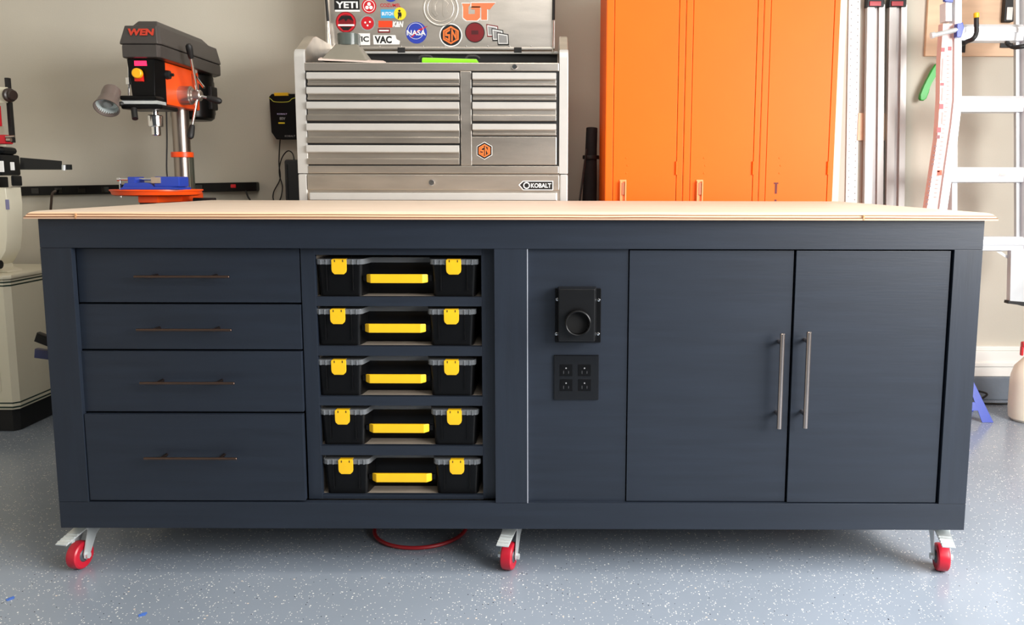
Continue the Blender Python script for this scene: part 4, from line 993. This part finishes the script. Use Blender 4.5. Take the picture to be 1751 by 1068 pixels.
# wood block behind the rails
tag(wallbox(1468, 193, 1516, 240, .012, PINE, 'wall_block', None, .001), 'small pale wood block on the wall behind the aluminium rails', 'wood block')
for k, (t0, t1, b0, b1, lb) in enumerate(((1482, 1512, 1476.5, 1509, 'aluminium guide rail with a red and black end cap, nearer the lockers'), (1519.5, 1550, 1513.5, 1545.5, 'aluminium guide rail with a red and black end cap, nearer the ladder'))):
    t = thing('guide_rail', lb, 'guide rail', (P(t0+14, 100, RYw-.03).x, RYw-.03, .9), 'aluminium guide rails on the wall')
    def ln(f0, f1, th0, th1, m, nm):
        pts = [P(b0+(b1-b0)*f0, 352, RYw-.03), P(b0+(b1-b0)*f1, 352, RYw-.03), P(t0+(t1-t0)*f1, 8, RYw-.03), P(t0+(t1-t0)*f0, 8, RYw-.03)]
        # extend the rail down below the bench top line
        ext = 1.6
        q0 = pts[3]+(pts[0]-pts[3])*ext; q1 = pts[2]+(pts[1]-pts[2])*ext
        MB().prism([(q0.x, q0.z), (q1.x, q1.z), (pts[2].x, pts[2].z), (pts[3].x, pts[3].z)], RYw-th1, RYw-th0, 'y', .0015).build(nm, m, t)
    ln(.0, .42, .0125, .04, STEEL_L, 'rail_flange'); ln(.42, .66, .0125, .026, mat('rail_channel_grey', (200, 196, 194), .5, .3), 'rail_channel'); ln(.66, 1, .0125, .04, STEEL_L, 'rail_flange')
    a = P(t0, 12, RYw-.045); b = P(t1, -6, RYw-.045)
    MB().box(a.x, b.x, RYw-.05, RYw-.01, a.z, b.z, .003).build('end_cap', BLACKP, t)
    a = P(t0+5, 10, RYw-.055); b = P(t1-5, 2, RYw-.055); MB().box(a.x, b.x, RYw-.056, RYw-.05, a.z, b.z, .002).build('cap_button', mat('dark_cherry', (176, 40, 52), .4), t)
# backing board with hooks
bb = wallbox(1591, -60, 1742, 96, .018, PINE, 'backing_board', None, .002); tag(bb, 'pale wooden backing board screwed to the wall behind the ladder', 'board')
# the ladder
LYf = 1.44
ld_ = thing('folding_ladder', 'aluminium folding ladder with flared legs hanging on wall hooks at the right', 'ladder', (P(1690, 300, LYf).x, LYf, .6))
def railpoly(pts, y0, y1, m, nm, bev=.002, par=None):
    q = [P(u, v, y0) for u, v in pts]
    return MB().prism([(p.x, p.z) for p in q], y0, y1, 'y', bev).build(nm, m, par or ld_)
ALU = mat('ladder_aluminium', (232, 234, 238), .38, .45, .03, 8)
# flared outer leg (front section)
railpoly([(1633, -40), (1645, -40), (1644, 180), (1637, 240), (1628, 300), (1619, 362), (1609, 430), (1596, 430), (1606, 362), (1616, 290), (1627, 215), (1632, 170)], LYf, LYf+.05, ALU, 'outer_rail')
railpoly([(1629, 190), (1637.5, 190), (1637, 362), (1636, 460), (1627.5, 460), (1628, 362)], LYf+.07, LYf+.12, ALU, 'inner_rail')
pl_ = railpoly([(1612, 40), (1633, 40), (1632, 130), (1629, 195), (1622, 250), (1613, 310), (1606, 362), (1598, 430), (1578, 430), (1584, 362), (1592, 310), (1603, 235), (1607, 170), (1608, 110)], LYf+.012, LYf+.052, mat('pinkish_aluminium', (226, 196, 190), .45, .15, .05), 'side_rail')
pl_['label'] = 'side rail covered in pale warning labels'
Yl = LYf+.0118
def lab_box(u, v, wpx, hpx, m):
    q = P(u, v, Yl); r = (P(u+1, v, Yl)-q).x
    MB().box(q.x-wpx*r/2, q.x+wpx*r/2, Yl-.001, Yl, q.z-hpx*r/2, q.z+hpx*r/2).build('warning_label', m, pl_)
for u, v, w_, h_, m in ((1612.5, 85, 6, 7, RED), (1624, 83, 6, 7, RED), (1611, 144, 6, 5, RED), (1609.5, 182, 7, 9, RED), (1605.5, 222, 7, 9, RED), (1606.5, 295, 8, 9, mat('orange_label', (216, 84, 50), .5)), (1604, 234, 6, 6, DRED)):
    lab_box(u, v, w_, h_, m)
gl = mat('faded_label_print', (200, 150, 146), .5)
for i in range(34):
    v = 96+i*7.3; u = 1621 if v < 160 else 1621-(v-160)*.125
    lab_box(u, v, 4.5, 2.2, gl)
for i in range(14):
    v = 250+i*7.6
    if abs(v-295) > 8: lab_box(1601-(v-240)*.15, v, 4, 2.6, mat('dark_label_print', (120, 84, 84), .5))
for v0, v1 in ((100, 138), (150, 172), (192, 212)):
    lab_box(1611, (v0+v1)/2, 3, v1-v0, gl)
MB().cyl(P(1594, 61, LYf-.02), P(1640, 50, LYf-.02), .010, n=16).cyl(P(1592, 61, LYf-.02), P(1598, 59.5, LYf-.02), .013, n=16).build('lock_pin', STEEL_D if False else ZINC, ld_)
railpoly([(1637, 40), (1647, 38), (1649, 47), (1644, 64), (1636, 63)], LYf-.03, LYf-.002, BLUE, 'lock_lever', .003)
railpoly([(1613, -12), (1632, -8), (1630, 4), (1616, 2)], LYf-.02, LYf, BLUE, 'lock_lever', .003)
railpoly([(1617, 4), (1628, 4), (1628, 36), (1617, 36)], LYf-.004, LYf+.05, ALU, 'hinge_block', .002)
# rungs: flat-topped treads with rounded ends
for v0, v1, uL in ((40, 70, 1642), (163, 192, 1640), (285.5, 313, 1630), (405, 431, 1640)):
    a = P(uL, v0, LYf+.0); z1_ = a.z; z0_ = P(uL, v1, LYf).z; xr_ = P(1790, v0, LYf).x
    xs = a.x
    rg = MB(); rg.prism([(LYf+.012, z1_-.012), (LYf+.02, z1_), (LYf+.075, z1_), (LYf+.085, z1_-.012), (LYf+.075, z0_+.006), (LYf+.05, z0_), (LYf+.02, z0_+.006)], xs, xr_, 'x', .003)
    rg.prism([(LYf+.010, z1_-.014), (LYf+.010, z1_-.034), (LYf+.013, z1_-.034), (LYf+.013, z1_-.014)], xs, xr_, 'x')
    r_ = rg.build('rung', ALU, ld_)
q = P(1714, 298, LYf+.011); MB().box(q.x-.014, q.x+.014, LYf+.008, LYf+.0115, q.z-.005, q.z+.005).build('rung_label', PINK, ld_)
# right hand rails
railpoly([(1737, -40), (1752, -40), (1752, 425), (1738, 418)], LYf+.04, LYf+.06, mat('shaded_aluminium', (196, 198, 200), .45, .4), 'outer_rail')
railpoly([(1752.5, -40), (1766, -40), (1766, 425), (1752.5, 425)], LYf+.01, LYf+.06, ALU, 'outer_rail')
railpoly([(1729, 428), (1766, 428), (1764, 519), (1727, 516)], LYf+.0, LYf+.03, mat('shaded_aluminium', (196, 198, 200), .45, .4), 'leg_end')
railpoly([(1725, 514), (1764, 517), (1764, 524), (1748, 523), (1740, 520), (1724, 519)], LYf-.003, LYf+.033, BLACKM, 'foot')
MB().hexa([P(1704, 430, LYf+.03), P(1712, 430, LYf+.03), P(1712, 430, LYf+.05), P(1704, 430, LYf+.05), P(1738, 452, LYf+.03), P(1746, 452, LYf+.03), P(1746, 452, LYf+.05), P(1738, 452, LYf+.05)]).build('brace', ALU, ld_)
# hooks
def hook(pts, tip, lb, plate=None):
    t = thing('wall_hook', lb, 'hook', pts[-1] if False else (pts[0][0], WF-.02, pts[0][2]), 'ladder hooks')
    MB().tube([Vector(p) for p in pts], .0095, 14).build('hook_arm', BLACKM, t)
    if tip is not None: MB().cyl(tip[0], tip[1], .0112, n=18, bev=.003).build('tip', YEL, t)
    p0 = Vector(pts[0]); MB().box(p0.x-.03, p0.x+.03, WF-.0235, WF-.0185, p0.z-.05, p0.z+.05, .002).build('mounting_plate', BLACKM, t)
HYk = LYf-.04
a = P(1646, 74.5, LYf+.05); 
hook([(P(1640, 72, WF-.02).x, WF-.022, P(1640, 72, WF).z), a, P(1653, 71, LYf-.005), P(1664, 66, HYk), P(1669.5, 56, HYk), P(1669.5, 40, HYk), P(1669.5, 30, HYk)], (P(1669.5, 31, HYk), P(1669.5, 21.5, HYk)), 'black wall hook with a yellow tip holding the ladder rung')
hook([(P(1722, 64, WF-.02).x, WF-.022, P(1722, 64, WF).z), P(1722, 73, LYf+.04), P(1732, 80, LYf-.005), P(1744, 80, HYk), P(1756, 76, HYk), P(1758, 60, HYk), P(1758, 40, HYk)], (P(1758, 41, HYk), P(1758, 32, HYk)), 'black wall hook at the right edge under the top ladder rung')
b_ = wallbox(1721, -20, 1733.5, 37, .03, BLACKM, 'bracket', None, .003, WF-.019); tag(b_, 'dark metal bracket on the backing board above the top ladder rung', 'bracket')
wallbox(1722.5, 12, 1731, 34, .004, STEEL_L, 'bracket_plate', None, .001, WF-.0495)
bp_ = [o for o in COL.objects if o.name == 'bracket_plate'][0]
mw = Matrix.Identity(4); bp_.parent = b_
# green brush handle
pts_ = [(1607, 105), (1600, 110), (1593, 120), (1586, 136), (1580, 148), (1574.5, 162), (1573, 168), (1575, 171.5), (1580, 172), (1585, 168), (1589, 158), (1590, 150), (1592, 141), (1598, 131), (1607, 122), (1612, 118), (1612, 106)]
Yg = WF-.05
q_ = [P(u, v, Yg) for u, v in pts_]
gt_ = MB().prism([(p.x, p.z) for p in q_], Yg, Yg+.022, 'y', .005).cyl(P(1608, 113, Yg+.01), Vector((P(1608, 113, Yg).x, WF, P(1608, 113, Yg).z)), .004, n=10).build('scraper', GREEN)
tag(gt_, 'bright green curved handle hanging on the wall behind the ladder', 'hand tool')

# jug, jack stand, cord on the floor
JY = 1.44
jc = P(1757, 712, JY); jx = jc.x
jg = thing('plastic_jug', 'milky white plastic jug on the floor at the right edge', 'jug', (jx, JY, 0))
s_ = (P(1758, 650, JY)-P(1757, 650, JY)).x
jt = P(1757, 596, JY).z
MB().lathe((jx, JY, .001), (0, 0, 1), [(0, 0), (.064, 0), (.076, .012), (.08, .05), (.08, .17), (.077, .2), (.066, .24), (.045, .265), (.024, jt-.03), (.021, jt-.028), (.021, jt-.012), (0, jt-.012)], 48).build('jug_body', JUG, jg)
MB().lathe((jx, JY, jt-.018), (0, 0, 1), [(.0235, 0), (.025, .003), (.025, .02), (.018, .024), (0, .024)], 28).build('cap', BLACKM, jg)
MB().box(jx-.05, jx+.02, JY-.012, JY+.012, jt+.006, jt+.032, .006).box(jx-.052, jx-.042, JY-.008, JY+.008, jt-.03, jt+.01, .003).build('spray_trigger', RED, jg)

AY = 1.40
ja = P(1700, 709, AY); jb = P(1668, 630, AY)
js = thing('jack_stand', 'blue steel stand with sloping legs on the floor behind the workbench', 'jack stand', (jb.x-.02, AY+.08, 0))
fx = jb.x-.025; ftop = .215
def slab(A, B, C_, D_, yb_, yt_, th):       # one sloping sheet side, leaning inwards
    m_.hexa([(A[0], yb_, A[1]), (B[0], yb_, B[1]), (B[0], yb_+th, B[1]), (A[0], yb_+th, A[1]), (D_[0], yt_, D_[1]), (C_[0], yt_, C_[1]), (C_[0], yt_+th, C_[1]), (D_[0], yt_+th, D_[1])], .0008)
m_ = MB(); hwid = ja.x-fx
for yb_, yt_ in ((AY, AY+.065), (AY+.17, AY+.105)):
    for sg in (-1, 1):
        slab((fx+sg*(hwid-.05), .001), (fx+sg*hwid, .001), (fx+sg*.030, ftop), (fx+sg*.008, ftop), yb_, yt_, .004)
    k0, k1 = .055/ftop, .10/ftop
    slab((fx-hwid*.78, .05), (fx+hwid*.78, .05), (fx+hwid*.62, .085), (fx-hwid*.62, .085), yb_+(yt_-yb_)*.23, yb_+(yt_-yb_)*.4, .004)
m_.box(fx-.035, fx+.035, AY+.06, AY+.115, ftop-.004, ftop+.004, .002)
m_.build('stand_frame', BLUE, js)
MB().cyl((fx, AY+.085, .12), (fx, AY+.085, ftop+.06), .014, n=20).box(fx-.03, fx+.03, AY+.07, AY+.10, ftop+.06, ftop+.075, .004).build('post', ZINC, js)
tag(MB().tube([P(1672, 668, 1.72), P(1688, 674, 1.70), Vector((2.12, 1.69, .012)), Vector((2.2, 1.685, .006)), Vector((2.3, 1.69, .006)), Vector((2.42, 1.70, .006))], .005, 8).build('floor_cord', BLACKM), 'black cord lying along the foot of the wall at the right', 'cord')
# scraps of blue tape on the floor
for u, v, a, lb in ((243, 1051, .5, 'scrap of blue tape on the floor near the bottom edge'), (17, 1024, .9, 'scrap of blue tape on the floor at the lower left')):
    d = _f+_R*(u-PX)/F-_U*(v-PY)/F; q = CAM+d*((0-CAM.z)/d.z)
    m_ = MB().box(-.008, .008, -.006, .006, .0002, .0009).box(-.002, .011, -.001, .008, .0009, .0014); m_.xf(Matrix.Translation((q.x, q.y, 0)) @ Matrix.Rotation(a, 4, 'Z'))
    tag(m_.build('tape_scrap', mat('blue_tape', (70, 110, 190), .6)), lb, 'tape scrap')
